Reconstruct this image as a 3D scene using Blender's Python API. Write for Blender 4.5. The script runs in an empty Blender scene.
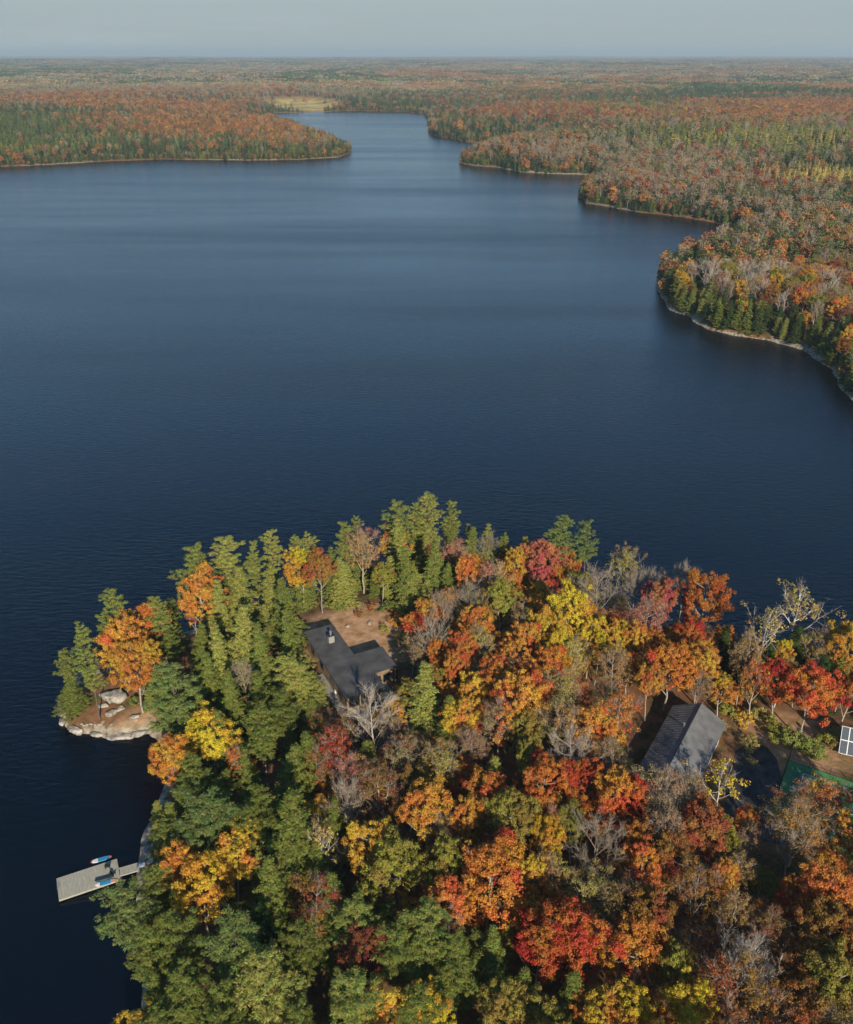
import bpy, math, random
import numpy as np
D=bpy.data; SC=bpy.context.scene; COL=SC.collection
R=math.radians
# ------------------------------------------------------------ camera
F=887.0; HZ=54.0; CAM=110.0; W0,H0=853,1024
PITCH=math.atan((512-HZ)/F); CP,SP=math.cos(PITCH),math.sin(PITCH)
cd=D.cameras.new('camera'); cam=D.objects.new('camera',cd); COL.objects.link(cam); SC.camera=cam
cam.location=(0,0,CAM); cam.rotation_euler=(math.pi/2-PITCH,0,0)
cd.sensor_fit='VERTICAL'; cd.sensor_height=24; cd.lens=24*F/H0; cd.clip_start=1; cd.clip_end=90000
SC.render.resolution_x=W0; SC.render.resolution_y=H0
# ------------------------------------------------------------ light
SUN_EL=27.0; SUN_AZ=-13.0      # shadows run towards +Y, a little to -X
wd=D.worlds.new('World'); SC.world=wd; wd.use_nodes=True
nt=wd.node_tree; nt.nodes.clear()
out=nt.nodes.new('ShaderNodeOutputWorld'); bg=nt.nodes.new('ShaderNodeBackground'); sky=nt.nodes.new('ShaderNodeTexSky')
sky.sky_type='NISHITA'; sky.sun_disc=False; sky.sun_elevation=R(SUN_EL)
# direction TO the sun
sdir=(-math.sin(R(SUN_AZ))*math.cos(R(SUN_EL)),-math.cos(R(SUN_AZ))*math.cos(R(SUN_EL)),math.sin(R(SUN_EL)))
sky.sun_rotation=math.atan2(sdir[0],sdir[1])
sky.altitude=300; sky.air_density=1.0; sky.dust_density=.3; sky.ozone_density=2.2
bg.inputs[1].default_value=0.115
# thin high streaks of cloud veil low over the horizon
tc=nt.nodes.new('ShaderNodeTexCoord'); mp=nt.nodes.new('ShaderNodeMapping'); mp.inputs['Scale'].default_value=(1.2,1.2,22)
nz=nt.nodes.new('ShaderNodeTexNoise'); nz.inputs['Scale'].default_value=2.3; nz.inputs['Detail'].default_value=6; nz.inputs['Roughness'].default_value=.55
rp=nt.nodes.new('ShaderNodeValToRGB'); rp.color_ramp.elements[0].position=.52; rp.color_ramp.elements[1].position=.75
ml=nt.nodes.new('ShaderNodeMath'); ml.operation='MULTIPLY'; ml.inputs[1].default_value=.35
mx=nt.nodes.new('ShaderNodeMix'); mx.data_type='RGBA'; mx.inputs[7].default_value=(3.9,4.5,4.8,1)
hs=nt.nodes.new('ShaderNodeHueSaturation'); hs.inputs['Saturation'].default_value=1.32
L=nt.links.new
L(tc.outputs['Generated'],mp.inputs[0]); L(mp.outputs[0],nz.inputs[0]); L(nz.outputs[0],rp.inputs[0]); L(rp.outputs[0],ml.inputs[0])
L(ml.outputs[0],mx.inputs[0]); L(sky.outputs[0],hs.inputs['Color']); L(hs.outputs[0],mx.inputs[6]); L(mx.outputs[2],bg.inputs[0]); L(bg.outputs[0],out.inputs[0])
sx_=nt.nodes.new('ShaderNodeSeparateXYZ'); L(tc.outputs['Generated'],sx_.inputs[0]); vr=nt.nodes.new('ShaderNodeMapRange'); vr.interpolation_type='SMOOTHSTEP'; vr.inputs[1].default_value=.03; vr.inputs[2].default_value=.20; vr.inputs[3].default_value=.94; vr.inputs[4].default_value=0; L(sx_.outputs[2],vr.inputs[0])
mv=nt.nodes.new('ShaderNodeMix'); mv.data_type='RGBA'; mv.inputs[7].default_value=(2.65,3.22,3.45,1); L(vr.outputs[0],mv.inputs[0]); L(hs.outputs[0],mv.inputs[6]); L(mv.outputs[2],mx.inputs[6])
sl=D.lights.new('sun','SUN'); sl.energy=5.0; sl.angle=R(.53); sl.color=(1,.90,.74)
so=D.objects.new('sun',sl); COL.objects.link(so)
from mathutils import Vector
so.rotation_euler=Vector(sdir).to_track_quat('Z','Y').to_euler(); so.location=(60,-80,200)
SC.view_settings.view_transform='Standard'; SC.view_settings.look='None'; SC.view_settings.exposure=0.18; SC.view_settings.gamma=1
SC.view_settings.use_curve_mapping=False
cy=SC.cycles
cy.max_bounces=5; cy.diffuse_bounces=2; cy.glossy_bounces=2; cy.transmission_bounces=2; cy.volume_bounces=0; cy.transparent_max_bounces=4
cy.use_denoising=True; cy.use_adaptive_sampling=True; cy.adaptive_threshold=.02; cy.caustics_reflective=False; cy.caustics_refractive=False
# ------------------------------------------------------------ helpers
def P2W(px,py,z=0.0):
    x=(px-426.5)/F; y=-(py-512)/F
    dx,dy,dz=x,CP+y*SP,-SP+y*CP; t=(CAM-z)/-dz
    return np.array([dx*t,dy*t])
def proj(x,y,z):
    z=z-CAM; fw=y*CP-z*SP; up=y*SP+z*CP
    return 426.5+F*x/fw, 512-F*up/fw
def lin(*c): return tuple(((v/255)/12.92 if v/255<=.04045 else ((v/255+.055)/1.055)**2.4) for v in c)
def mesh_np(name,verts,faces_list,mats=(),mat_idx=None,attrs=None,smooth=False):
    """faces_list: list of (n,k) int arrays"""
    me=D.meshes.new(name); verts=np.asarray(verts,dtype=np.float32)
    me.vertices.add(len(verts)); me.vertices.foreach_set('co',verts.ravel())
    loops=np.concatenate([f.ravel() for f in faces_list]).astype(np.int32)
    sizes=np.concatenate([np.full(len(f),f.shape[1]) for f in faces_list]).astype(np.int32)
    me.loops.add(len(loops)); me.loops.foreach_set('vertex_index',loops)
    me.polygons.add(len(sizes)); st=np.concatenate([[0],np.cumsum(sizes)[:-1]]).astype(np.int32)
    me.polygons.foreach_set('loop_start',st)
    for m in mats: me.materials.append(m)
    if mat_idx is not None: me.polygons.foreach_set('material_index',np.asarray(mat_idx,dtype=np.int32))
    if attrs:
        for k,(typ,dom,val) in attrs.items():
            a=me.attributes.new(k,typ,dom); a.data.foreach_set('color' if 'COLOR' in typ else 'value',np.asarray(val,dtype=np.float32).ravel())
    me.update(calc_edges=True)
    if smooth: me.polygons.foreach_set('use_smooth',np.ones(len(sizes),dtype=bool))
    return me
def tag(o,label=None,cat=None,group=None,kind=None):
    if label: o['label']=label
    if cat: o['category']=cat
    if group: o['group']=group
    if kind: o['kind']=kind
    return o
def link(name,me,parent=None):
    o=D.objects.new(name,me); COL.objects.link(o)
    if parent: o.parent=parent
    return o
def empty(name,loc,rz=0):
    o=D.objects.new(name,None); COL.objects.link(o); o.location=loc; o.rotation_euler=(0,0,rz); o.empty_display_size=.5; return o
class MB:
    def __init__(s): s.v=[]; s.f=[]
    def box(s,x0,x1,y0,y1,z0,z1,rot=0,piv=(0,0),sx=1.0):
        b=len(s.v); ct,st=math.cos(rot),math.sin(rot)
        for z in (z0,z1):
            for x,y in ((x0,y0),(x1,y0),(x1,y1),(x0,y1)):
                X,Y=x-piv[0],y-piv[1]; s.v.append((piv[0]+X*ct-Y*st,piv[1]+X*st+Y*ct,z))
        s.f+= [tuple(b+i for i in q) for q in ((3,2,1,0),(4,5,6,7),(0,1,5,4),(1,2,6,5),(2,3,7,6),(3,0,4,7))]
        return s
    def prism(s,pts,z0,z1):
        b=len(s.v); n=len(pts)
        s.v+=[(x,y,z0) for x,y in pts]+[(x,y,z1) for x,y in pts]
        s.f.append(tuple(range(b+n-1,b-1,-1))); s.f.append(tuple(range(b+n,b+2*n)))
        s.f+=[(b+i,b+(i+1)%n,b+n+(i+1)%n,b+n+i) for i in range(n)]; return s
    def poly(s,pts): b=len(s.v); s.v+=list(pts); s.f.append(tuple(range(b,b+len(pts)))); return s
    def tube(s,p,q,r0,r1,n=6):
        p=Vector(p);q=Vector(q);d=(q-p).normalized();u=d.orthogonal().normalized();w=d.cross(u);b=len(s.v)
        for c,r in ((p,r0),(q,r1)):
            for i in range(n):
                a=2*math.pi*i/n; s.v.append(tuple(c+(u*math.cos(a)+w*math.sin(a))*r))
        s.f+=[(b+i,b+(i+1)%n,b+n+(i+1)%n,b+n+i) for i in range(n)]
        s.f.append(tuple(range(b+n-1,b-1,-1))); s.f.append(tuple(range(b+n,b+2*n))); return s
    def build(s,name,mat,parent=None,smooth=False,bevel=0):
        me=D.meshes.new(name); me.from_pydata(s.v,[],s.f); me.materials.append(mat); me.update()
        if smooth: me.polygons.foreach_set('use_smooth',[True]*len(me.polygons))
        o=link(name,me,parent)
        if bevel:
            m=o.modifiers.new('b','BEVEL'); m.width=bevel; m.segments=1
        return o
# ---- materials
def newmat(name):
    m=D.materials.new(name); m.use_nodes=True; n=m.node_tree; n.nodes.clear()
    o=n.nodes.new('ShaderNodeOutputMaterial'); return m,n,o
def N(n,t,**kw):
    x=n.nodes.new(t)
    for k,v in kw.items():
        if k.startswith('i_'):
            key=k[2:]; key=int(key) if key.isdigit() else key.replace('_',' ')
            x.inputs[key].default_value=v
        else: setattr(x,k,v)
    return x
def noisy(name,c1,c2,scale=3,rough=.8,bump=0,bscale=None,spec=.3,metal=0,stretch=None,detail=5,c3=None):
    m,n,o=newmat(name); b=N(n,'ShaderNodeBsdfPrincipled'); b.inputs['Roughness'].default_value=rough
    b.inputs['Specular IOR Level'].default_value=spec; b.inputs['Metallic'].default_value=metal
    t=N(n,'ShaderNodeTexCoord'); mpn=N(n,'ShaderNodeMapping'); n.links.new(t.outputs['Object'],mpn.inputs[0])
    if stretch: mpn.inputs['Scale'].default_value=stretch
    z=N(n,'ShaderNodeTexNoise'); z.inputs['Scale'].default_value=scale; z.inputs['Detail'].default_value=detail; n.links.new(mpn.outputs[0],z.inputs[0])
    r=N(n,'ShaderNodeValToRGB'); r.color_ramp.elements[0].position=.35; r.color_ramp.elements[1].position=.68
    r.color_ramp.elements[0].color=(*c1,1); r.color_ramp.elements[1].color=(*c2,1)
    if c3: e=r.color_ramp.elements.new(.5); e.color=(*c3,1)
    n.links.new(z.outputs[0],r.inputs[0]); n.links.new(r.outputs[0],b.inputs['Base Color'])
    if bump:
        z2=N(n,'ShaderNodeTexNoise'); z2.inputs['Scale'].default_value=bscale or scale*4; z2.inputs['Detail'].default_value=5; n.links.new(mpn.outputs[0],z2.inputs[0])
        bp=N(n,'ShaderNodeBump'); bp.inputs['Strength'].default_value=bump; bp.inputs['Distance'].default_value=.2; n.links.new(z2.outputs[0],bp.inputs['Height']); n.links.new(bp.outputs[0],b.inputs['Normal'])
    n.links.new(b.outputs[0],o.inputs[0]); return m
def leafmat(name,inst):
    """leaf colour comes from the tree itself (object colour, or the instance's tint); small per-leaf variation"""
    m,n,o=newmat(name); K=n.links.new
    if inst: c=N(n,'ShaderNodeAttribute',attribute_type='INSTANCER',attribute_name='tint'); cs=c.outputs['Color']
    else: c=N(n,'ShaderNodeObjectInfo'); cs=c.outputs['Color']
    rv=N(n,'ShaderNodeAttribute',attribute_type='GEOMETRY',attribute_name='rv')
    pt=N(n,'ShaderNodeAttribute',attribute_type='GEOMETRY',attribute_name='patch')
    oi=N(n,'ShaderNodeObjectInfo')
    # hue: patch*.07 + rv*.02
    sc=.06 if not inst else .015
    a=N(n,'ShaderNodeMath',operation='MULTIPLY_ADD'); K(pt.outputs['Fac'],a.inputs[0]); a.inputs[1].default_value=sc; a.inputs[2].default_value=.487-sc*.2
    b=N(n,'ShaderNodeMath',operation='MULTIPLY_ADD'); K(rv.outputs['Fac'],b.inputs[0]); b.inputs[1].default_value=.024; K(a.outputs[0],b.inputs[2])
    v=N(n,'ShaderNodeMath',operation='MULTIPLY_ADD'); K(rv.outputs['Fac'],v.inputs[0]); v.inputs[1].default_value=.7; v.inputs[2].default_value=.65
    h=N(n,'ShaderNodeHueSaturation'); K(b.outputs[0],h.inputs['Hue']); K(v.outputs[0],h.inputs['Value']); K(cs,h.inputs['Color'])
    d=N(n,'ShaderNodeBsdfDiffuse'); t=N(n,'ShaderNodeBsdfTranslucent'); mxx=N(n,'ShaderNodeMixShader'); mxx.inputs[0].default_value=.28
    K(h.outputs[0],d.inputs[0]); K(h.outputs[0],t.inputs[0]); K(d.outputs[0],mxx.inputs[1]); K(t.outputs[0],mxx.inputs[2]); K(mxx.outputs[0],o.inputs[0])
    return m
def barkmat(name,inst=False,col=None):
    m,n,o=newmat(name); K=n.links.new
    if inst: c=N(n,'ShaderNodeRGB'); c.outputs[0].default_value=(*col,1); cs=c.outputs[0]
    else: c=N(n,'ShaderNodeObjectInfo'); cs=c.outputs['Color']
    t=N(n,'ShaderNodeTexCoord'); mpn=N(n,'ShaderNodeMapping'); mpn.inputs['Scale'].default_value=(3,3,.8); K(t.outputs['Object'],mpn.inputs[0])
    z=N(n,'ShaderNodeTexNoise'); z.inputs['Scale'].default_value=2.2; z.inputs['Detail'].default_value=4; K(mpn.outputs[0],z.inputs[0])
    r=N(n,'ShaderNodeMapRange'); r.inputs[1].default_value=.3; r.inputs[2].default_value=.7; r.inputs[3].default_value=.55; r.inputs[4].default_value=1.15; K(z.outputs[0],r.inputs[0])
    h=N(n,'ShaderNodeHueSaturation'); K(r.outputs[0],h.inputs['Value']); K(cs,h.inputs['Color'])
    b=N(n,'ShaderNodeBsdfDiffuse'); K(h.outputs[0],b.inputs[0]); K(b.outputs[0],o.inputs[0]); return m
M_leaf=leafmat('foliage',False); M_leafi=leafmat('far_foliage',True)
M_bark=barkmat('bark'); M_barki=barkmat('far_bark',True,(.26,.22,.18)); M_barkw=barkmat('far_pale_bark',True,(.42,.36,.29))
# ------------------------------------------------------------ lake outline and terrain
def px(*pts): return [tuple(P2W(a,b,0)) for a,b in pts]
PEN=px((1100,745),(950,707),(853,690),(800,676),(760,664),(700,645),(650,626),(600,604),(560,596),(520,588),(485,583),(450,578),(420,578),(390,582),(355,588),(320,596),(290,603),(260,610),(225,618),(195,630),(170,637),(140,645),(112,654),(88,668),(66,688),(55,703),(57,716),(64,727),(78,735),(95,736),(112,739),(132,737),(150,731),(160,741),(166,752),(168,775),(163,800),(157,818),(148,828),(143,840),(141,852),(143,868),(144,878),(142,895),(146,930),(142,985),(138,1024),(130,1100))
LAKE=[(-75,20),(-90,-100),(-140,-300),(-700,-300),(-900,200)]+px((-260,181),(-120,173),(0,167),(50,164.5),(100,161.5),(160,159.5),(210,160),(250,160.5),(300,159.5),(335,157.5),(350,154),(351,150),(340,144),(318,136),(298,128),(280,124),(262,121),(262,115),(275,112.5),(300,112.5),(350,110.5),(400,111.5),(424,113.5),(428,118),(430,134),(440,137),(450,138),(467,142),(491,143.3),(519,143.2),(522,146),(505,150),(480,154),(463,159),(461,162.5),(470,165),(494,167),(520,172),(552,173.8),(590,174.8),(600,177),(592,183),(581,190),(579,196.5),(588,203),(611,207),(643,212.5),(684,217.6),(705,221),(723,225),(735,226.5),(748,233),(720,246),(690,258),(668,268),(659,276),(659,284),(661,295),(668,310),(686,316),(709,329.5),(735,335.5),(765,340),(787,345),(806,352.6),(826,365),(836,377),(845,390),(856,402),(880,425),(930,450),(1000,478),(1150,530),(1250,600),(1200,700))+PEN
LAKE=np.array(LAKE)
def fbm(x,y,scale,octv=3,seed=0):
    x=np.asarray(x,float)/scale; y=np.asarray(y,float)/scale; o=0; amp=1; tot=0
    for k in range(octv):
        xi=np.floor(x).astype(np.int64); yi=np.floor(y).astype(np.int64); fx=x-xi; fy=y-yi
        fx=fx*fx*(3-2*fx); fy=fy*fy*(3-2*fy)
        def h(a,b):
            n=(a*374761393+b*668265263+(seed+k)*974634777)&0x7fffffff
            n=((n^(n>>13))*1274126177)&0x7fffffff
            return ((n^(n>>16))&0xffff)/65535.0
        v=(h(xi,yi)*(1-fx)+h(xi+1,yi)*fx)*(1-fy)+(h(xi,yi+1)*(1-fx)+h(xi+1,yi+1)*fx)*fy
        o=o+v*amp; tot+=amp; amp*=.5; x=x*2.03+17.1; y=y*2.03+5.3
    return o/tot
def sdist(x,y):
    """signed distance to the shore, positive on land"""
    x=np.asarray(x,float).ravel(); y=np.asarray(y,float).ravel()
    dmin=np.full(len(x),1e12); ins=np.zeros(len(x),bool); n=len(LAKE)
    for i in range(n):
        ax,ay=LAKE[i]; bx,by=LAKE[(i+1)%n]; dx,dy=bx-ax,by-ay
        t=np.clip(((x-ax)*dx+(y-ay)*dy)/(dx*dx+dy*dy+1e-9),0,1)
        dmin=np.minimum(dmin,(x-ax-t*dx)**2+(y-ay-t*dy)**2)
        c=((ay>y)!=(by>y)); 
        if dy!=0: ins^=c&(x<(bx-ax)*(y-ay)/dy+ax)
    d=np.sqrt(dmin)
    # ragged, rocky small-scale shoreline
    d=np.where(ins,-d,d)+ (fbm(x,y,9,3,5)-.5)*np.clip(2.2+np.hypot(x,y)*.006,2,9)
    return d
PADS=[(-17,136,16,4.6),(-14,152,11,4.6),(43,110,15,3.9),(54,108,9,3.9),(68,104,16,4.3)]
def ground(x,y,sd=None):
    shp=np.shape(x); x=np.asarray(x,float).ravel(); y=np.asarray(y,float).ravel()
    if sd is None: sd=sdist(x,y)
    sd=sd.ravel(); dist=np.hypot(x,y)
    sdp=np.maximum(sd,0)
    h=.9*(1-np.exp(-sdp/1.2))+4.6*(1-np.exp(-sdp/22))+ (fbm(x,y,16,3,2)-.5)*2.2*np.clip(sdp/12,0,1)
    far=np.clip((y-330)/200,0,1)*np.clip(sdp/220,0,1)
    h=h+far*np.where(x<-.05*y,np.clip((y-1150)/500,.12,1),1)*(4+26*fbm(x,y,620,3,9)**1.3)+ np.clip((dist-2500)/6000,0,1)*38*fbm(x,y,3100,3,4)
    for cx,cy_,r,z in PADS:
        w=np.clip(1.6-np.hypot(x-cx,y-cy_)/r*1.15,0,1); w=w*w*(3-2*w)*np.clip(sdp/6,0,1); h=h*(1-w)+z*w
    yy=np.maximum(y,300); a_,b_=proj(x,yy,0*x); md=np.where(y>300,meadow(a_,b_),0); h=h*(1-md)+1.7*md
    h=np.where(sd<0,np.maximum(sd*.35,-5),h)
    return h.reshape(shp)
def gz(x,y): return float(ground(np.array([x]),np.array([y]))[0])
ZONES=[ # (x,y,rx,ry) meadow ellipses in picture terms, turned into places on the ground
 (300,107.5,48,5.5),(835,169,62,6)]
def meadow(pxx,pyy):
    m=np.zeros(np.shape(pxx))
    for a,b,rx,ry in ZONES: m=np.maximum(m,1-np.sqrt(((pxx-a)/rx)**2+((pyy-b)/ry)**2))
    return np.clip(m*3,0,1)
def axis(lo,hi,c0,c1,s0,g):
    a=[c0]
    while a[-1]<c1: a.append(a[-1]+s0)
    s=s0
    while a[-1]<hi: s*=g; a.append(a[-1]+s)
    b=[c0]; s=s0
    while b[-1]>lo: s*=g; b.append(b[-1]-s)
    return np.array(b[:0:-1]+a)
def build_terrain():
    xs=axis(-30000,30000,-70,130,1.6,1.015); ys=axis(-3000,36000,40,215,1.6,1.0100)
    X,Y=np.meshgrid(xs,ys); sd=sdist(X,Y).reshape(X.shape); Z=ground(X,Y,sd)
    m=Y>300; pxx,pyy=proj(X,np.maximum(Y,300),0*X)
    md=np.where(m,meadow(pxx,pyy),0)*(sd>0)
    clr=np.zeros(X.shape)
    for a,b,r_ in ((-14,153,13),(-48,121,10),(-10,146,8),(64,118,9)): clr=np.maximum(clr,np.clip((1.15-np.hypot(X-a,Y-b)/r_)*3+(fbm(X,Y,5,2,8)-.5)*2,0,1))
    ny,nx=X.shape; idx=np.arange(ny*nx).reshape(ny,nx)
    q=np.stack([idx[:-1,:-1],idx[:-1,1:],idx[1:,1:],idx[1:,:-1]],-1).reshape(-1,4)
    m_,n,o=newmat('forest_floor'); K=n.links.new
    b=N(n,'ShaderNodeBsdfPrincipled'); b.inputs['Roughness'].default_value=.95; b.inputs['Specular IOR Level'].default_value=.1
    ge=N(n,'ShaderNodeNewGeometry'); sp=N(n,'ShaderNodeSeparateXYZ'); K(ge.outputs['Position'],sp.inputs[0])
    z1=N(n,'ShaderNodeTexNoise'); z1.inputs['Scale'].default_value=.3; z1.inputs['Detail'].default_value=8; z1.inputs['Roughness'].default_value=.7; K(ge.outputs['Position'],z1.inputs[0])
    r1=N(n,'ShaderNodeValToRGB'); e=r1.color_ramp.elements; e[0].position=.34; e[0].color=(*lin(74,58,40),1); e[1].position=.68; e[1].color=(*lin(146,104,74),1)
    e2=e.new(.5); e2.color=(*lin(118,84,58),1); e3=e.new(.42); e3.color=(*lin(84,76,44),1); K(z1.outputs[0],r1.inputs[0])  # leaf litter, its colour darkened to carry the shade between the trees
    z2=N(n,'ShaderNodeTexNoise'); z2.inputs['Scale'].default_value=.9; z2.inputs['Detail'].default_value=8; K(ge.outputs['Position'],z2.inputs[0])
    r2=N(n,'ShaderNodeValToRGB'); e=r2.color_ramp.elements; e[0].position=.3; e[0].color=(*lin(84,72,58),1); e[1].position=.68; e[1].color=(*lin(184,170,146),1); K(z2.outputs[0],r2.inputs[0])
    ad=N(n,'ShaderNodeMath',operation='MULTIPLY_ADD'); K(z2.outputs[0],ad.inputs[0]); ad.inputs[1].default_value=-2.4; K(sp.outputs['Z'],ad.inputs[2])
    mr=N(n,'ShaderNodeMapRange'); z5=N(n,'ShaderNodeTexNoise'); z5.inputs['Scale'].default_value=.045; z5.inputs['Detail'].default_value=3; K(ge.outputs['Position'],z5.inputs[0]); a5=N(n,'ShaderNodeMath',operation='MULTIPLY_ADD'); K(z5.outputs[0],a5.inputs[0]); a5.inputs[1].default_value=-5.0; K(ad.outputs[0],a5.inputs[2]); a6=N(n,'ShaderNodeMath',operation='ADD'); K(a5.outputs[0],a6.inputs[0]); a6.inputs[1].default_value=2.35; K(a6.outputs[0],mr.inputs[0]); mr.inputs[1].default_value=-.75; mr.inputs[2].default_value=-.2; mr.inputs[3].default_value=1; mr.inputs[4].default_value=0
    mxx=N(n,'ShaderNodeMix',data_type='RGBA'); rk_=N(n,'ShaderNodeAttribute',attribute_name='rocky'); rm_=N(n,'ShaderNodeMath',operation='MULTIPLY'); K(mr.outputs[0],rm_.inputs[0]); K(rk_.outputs['Fac'],rm_.inputs[1]); K(rm_.outputs[0],mxx.inputs[0])
    cl=N(n,'ShaderNodeAttribute',attribute_name='clearing'); zc_=N(n,'ShaderNodeTexNoise'); zc_.inputs['Scale'].default_value=.35; zc_.inputs['Detail'].default_value=9; zc_.inputs['Roughness'].default_value=.7; K(ge.outputs['Position'],zc_.inputs[0])
    rc_=N(n,'ShaderNodeValToRGB'); e=rc_.color_ramp.elements; e[0].position=.33; e[0].color=(*lin(112,98,56),1); e[1].position=.66; e[1].color=(*lin(204,164,132),1); ex=e.new(.45); ex.color=(*lin(164,126,88),1); K(zc_.outputs[0],rc_.inputs[0])  # clearing litter, with the sun on open ground put into a lighter colour
    mcl=N(n,'ShaderNodeMix',data_type='RGBA'); K(cl.outputs['Fac'],mcl.inputs[0]); K(r1.outputs[0],mcl.inputs[6]); K(rc_.outputs[0],mcl.inputs[7]); K(mcl.outputs[2],mxx.inputs[6]); K(r2.outputs[0],mxx.inputs[7])
    md_=N(n,'ShaderNodeAttribute',attribute_name='meadow'); mm=N(n,'ShaderNodeMix',data_type='RGBA')
    z3=N(n,'ShaderNodeTexNoise'); z3.inputs['Scale'].default_value=.02; z3.inputs['Detail'].default_value=6; K(ge.outputs['Position'],z3.inputs[0])
    r3=N(n,'ShaderNodeValToRGB'); e=r3.color_ramp.elements; e[0].position=.35; e[0].color=(*lin(150,132,70),1); e[1].position=.65; e[1].color=(*lin(205,180,115),1); K(z3.outputs[0],r3.inputs[0])
    K(md_.outputs['Fac'],mm.inputs[0]); K(mxx.outputs[2],mm.inputs[6]); K(r3.outputs[0],mm.inputs[7]); K(mm.outputs[2],b.inputs['Base Color'])
    bp=N(n,'ShaderNodeBump'); bp.inputs['Strength'].default_value=.4; bp.inputs['Distance'].default_value=.3; K(z2.outputs[0],bp.inputs['Height']); K(bp.outputs[0],b.inputs['Normal']); K(b.outputs[0],o.inputs[0])
    me=mesh_np('ground',np.stack([X,Y,Z],-1).reshape(-1,3),[q],[m_],attrs={'meadow':('FLOAT','POINT',md.ravel()),'clearing':('FLOAT','POINT',clr.ravel()),'rocky':('FLOAT','POINT',np.where(np.hypot(X,Y)>600,np.clip((fbm(X,Y,70,3,61)-.50)*7,0,1)*.75,1).ravel())},smooth=True)
    tag(link('ground',me),kind='structure')
build_terrain()
# ------------------------------------------------------------ water
def build_water():
    m,n,o=newmat('lake_water'); K=n.links.new
    b=N(n,'ShaderNodeBsdfPrincipled'); b.inputs['IOR'].default_value=1.33
    b.inputs['Base Color'].default_value=(.0012,.0036,.008,1)
    g=N(n,'ShaderNodeNewGeometry')
    # ripples: crests running across the wind, two sizes
    ma=N(n,'ShaderNodeMapping'); ma.inputs['Rotation'].default_value=(0,0,R(28)); ma.inputs['Scale'].default_value=(.35,1.0,1); K(g.outputs['Position'],ma.inputs[0])
    n1=N(n,'ShaderNodeTexNoise'); n1.inputs['Scale'].default_value=.95; n1.inputs['Detail'].default_value=5; n1.inputs['Roughness'].default_value=.6; n1.inputs['Distortion'].default_value=.3; K(ma.outputs[0],n1.inputs[0])
    # wind streaks: roughness varies in long patches
    mb=N(n,'ShaderNodeMapping'); mb.inputs['Scale'].default_value=(.0016,.011,1); mb.inputs['Rotation'].default_value=(0,0,R(4)); K(g.outputs['Position'],mb.inputs[0])
    n2=N(n,'ShaderNodeTexNoise'); n2.inputs['Scale'].default_value=1.0; n2.inputs['Detail'].default_value=6; n2.inputs['Roughness'].default_value=.62; K(mb.outputs[0],n2.inputs[0])
    r=N(n,'ShaderNodeMapRange'); r.inputs[1].default_value=.32; r.inputs[2].default_value=.68; r.inputs[3].default_value=.06; r.inputs[4].default_value=.26; K(n2.outputs[0],r.inputs[0]); K(r.outputs[0],b.inputs['Roughness'])
    rs=N(n,'ShaderNodeMapRange'); rs.inputs[1].default_value=.32; rs.inputs[2].default_value=.68; rs.inputs[3].default_value=.32; rs.inputs[4].default_value=.62; K(n2.outputs[0],rs.inputs[0])
    bp=N(n,'ShaderNodeBump'); bp.inputs['Distance'].default_value=.45; K(rs.outputs[0],bp.inputs['Strength']); K(n1.outputs[0],bp.inputs['Height']); K(bp.outputs[0],b.inputs['Normal'])
    K(b.outputs[0],o.inputs[0])
    v=[(-3000,-1500,0),(3000,-1500,0),(3000,3500,0),(-3000,3500,0)]
    me=mesh_np('water',v,[np.array([[0,1,2,3]])],[m]); tag(link('water',me),kind='structure')
build_water()
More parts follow.
